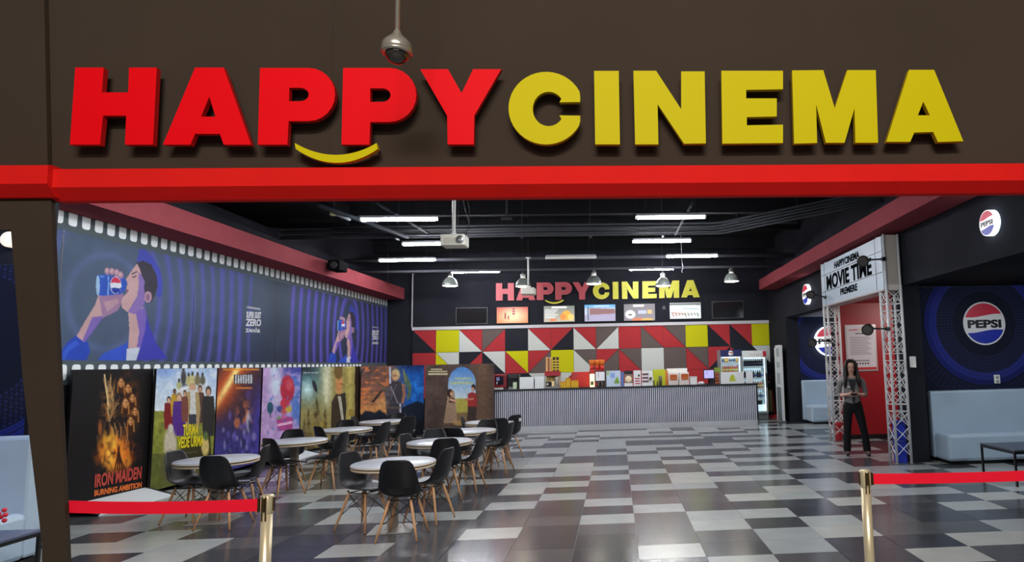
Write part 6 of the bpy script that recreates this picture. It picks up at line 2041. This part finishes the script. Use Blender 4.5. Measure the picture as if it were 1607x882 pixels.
# body: figure faces -y, 1.62 m tall
V, E, R_ = [], [], []
chain(V, E, R_, [((0, 0, .88), (.125, .095)), ((0, .0, 1.0), (.115, .085)), ((0, .0, 1.14), (.125, .09)), ((0, .005, 1.26), (.115, .08)), ((0, .0, 1.335), (.055, .05)), ((0, -.008, 1.385), (.043, .045)), ((0, -.022, 1.43), (.058, .07)), ((0, -.022, 1.50), (.070, .085)), ((0, -.010, 1.565), (.066, .078)), ((0, .0, 1.60), .035)])
hands = []
for s in (-1, 1):
    e = chain(V, E, R_, [((s * .13, .01, 1.285), .05), ((s * .175, .015, 1.25), .046), ((s * .205, .035, 1.12), .038), ((s * .215, .045, 1.02), .036), ((s * .155, -.10, 1.025), .031), ((s * .085, -.20, 1.045), .022), ((s * .055, -.235, 1.052), (.027, .016))], 3)
    for f in range(4):
        chain(V, E, R_, [((s * .040 - .004, -.252 + .010 * f - .012, 1.062 - .018 * f + .01), .0085), ((s * .012, -.268 + .006 * f, 1.066 - .019 * f), .0078), ((-s * (.012 - .004 * f), -.262 + .006 * f, 1.064 - .019 * f), .0066)], e)
    chain(V, E, R_, [((s * .058, -.245, 1.078), .0095), ((s * .036, -.262, 1.096), .008), ((s * .018, -.268, 1.104), .007)], e)
    k = 1.0 if s < 0 else 1.55
    chain(V, E, R_, [((s * .085, .0, .80), .085), ((s * .095 * (1 + (k - 1) * .5), -.012, .60), .066), ((s * .105 * (1 + (k - 1) * .75), -.015, .47), .052), ((s * .115 * k, .01, .28), .044), ((s * .122 * k, .022, .09), .034), ((s * .128 * k, -.03, .045), .030), ((s * .135 * k, -.105, .032), (.030, .020))], 0)
# nose
chain(V, E, R_, [((0, -.104, 1.478), .011), ((0, -.116, 1.462), .009)], 7)
body = skin_mesh('body', V, E, R_, SKIN, wom, 0)
# cardigan: torso, hem and sleeves to below the elbow
V, E, R_ = [], [], []
chain(V, E, R_, [((0, .0, .83), (.158, .126)), ((0, .0, .97), (.144, .112)), ((0, .0, 1.14), (.146, .110)), ((0, .008, 1.25), (.130, .098)), ((0, .012, 1.30), (.085, .072))], None)
for s in (-1, 1):
    chain(V, E, R_, [((s * .135, .01, 1.282), .062), ((s * .185, .016, 1.24), .058), ((s * .212, .036, 1.12), .050), ((s * .222, .047, 1.02), .047), ((s * .180, -.05, 1.022), .042)], 3)
skin_mesh('cardigan', V, E, R_, JACK, wom, 0)
V, E, R_ = [], [], []
chain(V, E, R_, [((0, 0, .98), (.138, .104)), ((0, 0, .86), (.150, .115))], None)
for s in (-1, 1):
    k = 1.0 if s < 0 else 1.55
    chain(V, E, R_, [((s * .088, .0, .78), .098), ((s * .098 * (1 + (k - 1) * .5), -.010, .60), .080), ((s * .108 * (1 + (k - 1) * .75), -.010, .46), .068), ((s * .118 * k, .01, .28), .066), ((s * .126 * k, .016, .12), .070), ((s * .128 * k, .014, .055), .072)], 1)
skin_mesh('trousers', V, E, R_, TROU, wom, 1)
for s in (-1, 1):
    V, E, R_ = [], [], []
    k = 1.0 if s < 0 else 1.55
    chain(V, E, R_, [((s * .124 * k, .045, .045), (.036, .040)), ((s * .128 * k, -.02, .045), (.040, .038)), ((s * .134 * k, -.09, .032), (.040, .028)), ((s * .138 * k, -.14, .026), (.030, .022))], None)
    skin_mesh('shoe', V, E, R_, SHOE, wom, 0)
# dark top showing at the neckline, cardigan opening, name tag
MB().prism([(-.062, -.106, 1.29), (.062, -.106, 1.29), (.018, -.130, 1.10), (-.018, -.130, 1.10)], [(-.062, -.05, 1.29), (.062, -.05, 1.29), (.018, -.06, 1.10), (-.018, -.06, 1.10)]).prism([(-.012, -.128, 1.10), (.012, -.128, 1.10), (.03, -.130, .87), (-.005, -.130, .87)], [(-.012, -.06, 1.10), (.012, -.06, 1.10), (.03, -.06, .87), (-.005, -.06, .87)]).build('top', mat('black top', (18, 18, 20), .7), wom)
MB().box(-.085, -.045, -.124, -.114, 1.155, 1.175).build('name_tag', WHITE, wom)
# hair: crown and long wavy locks
mb = MB()
c0 = len(mb.v)
mb.ball((0, .012, 1.545), (.092, .108, .090), n=24, m=16)
keep = []
for f in mb.f:
    q = np.mean([mb.v[v] for v in f], axis=0)
    keep.append(not (q[1] < -.035 and q[2] < 1.585 - .25 * abs(q[0])) and q[2] > 1.47)
mb.f = [f for f, k_ in zip(mb.f, keep) if k_]; mb.mi = [0] * len(mb.f); mb.sm = [True] * len(mb.f)
rr = random.Random(9)
for s in (-1, 1):
    for q in range(9):                                    # wavy locks from the parting down over the shoulders
        f_ = q / 8
        y0 = -.052 + .125 * f_
        pts = [(s * .02, y0 * .6 - .01, 1.628 - .02 * f_), (s * .070, y0 * .95 - .012, 1.592), (s * (.090 - .012 * f_), y0 - .004, 1.52)]
        for z in (1.44, 1.36, 1.28, 1.20, 1.13 + .04 * rr.random()):
            pts.append((s * (.094 + .030 * math.sin((1.5 - z) * 2.2) - .03 * f_) + rr.uniform(-.010, .010), y0 - .05 * (1 - f_) * max(0, min(1, (1.42 - z) / .12)) + .02 * f_ + rr.uniform(-.010, .010), z))
        mb.path(pts, [.016, .022, .024, .026, .027, .026, .022, .008], 7)
for q in range(5):
    x0 = -.06 + .03 * q
    mb.path([(x0, .09, 1.58), (x0 * 1.3, .105, 1.48), (x0 * 1.5, .098, 1.38), (x0 * 1.6, .105, 1.28), (x0 * 1.5, .10, 1.18)], [.03, .034, .034, .03, .01], 7)
mb.build('hair', HAIR, wom, fix=False)
for s in (-1, 1):
    MB().ball((s * .027, -.098, 1.497), (.011, .006, .006), n=8, m=5).build('eye', mat('dark eye', (30, 22, 20), .2), wom)
    MB().box(s * .027 - .016, s * .027 + .016, -.102, -.094, 1.514, 1.518).build('eyebrow', HAIR, wom)
mb = MB()
for s in (-1, 1):
    ring = [(s * .029 + .022 * math.cos(a), -.112, 1.496 + .016 * math.sin(a)) for a in np.linspace(0, 2 * PI, 15)]
    mb.path(ring, .0018, 5)
    mb.tube((s * .051, -.112, 1.50), (s * .066, -.02, 1.505), .0016, n=5)
mb.tube((-.008, -.113, 1.498), (.008, -.113, 1.498), .0018, n=5)
mb.build('glasses', mat('glasses frame', (60, 44, 40), .3, .3), wom)
MB().ball((0, -.093, 1.437), (.019, .007, .006), n=8, m=5).build('mouth', mat('lips', (170, 84, 84), .45), wom)
ROTW = math.radians(-14)
wom.location = (wx, wy, 0.004)
wom.rotation_euler = (0, 0, ROTW)
ph = thing('smartphone', 'dark phone held in both hands by the standing person', 'phone', (0, 0, 0))
MB().bev(-.052, .052, -.005, .005, -.035, .035, .004).build('case', METAL_BLACK, ph)
MB().box(-.047, .047, .005, .0058, -.031, .031).build('display', mat('phone display', (60, 64, 80), .15), ph)
hp = Matrix.Rotation(ROTW, 4, 'Z') @ Vector((0, -.282, 1.055))
ph.location = (wx + hp.x, wy + hp.y, hp.z)
ph.rotation_euler = (math.radians(-50), 0, ROTW)

bpy.data.objects.remove(_fo)
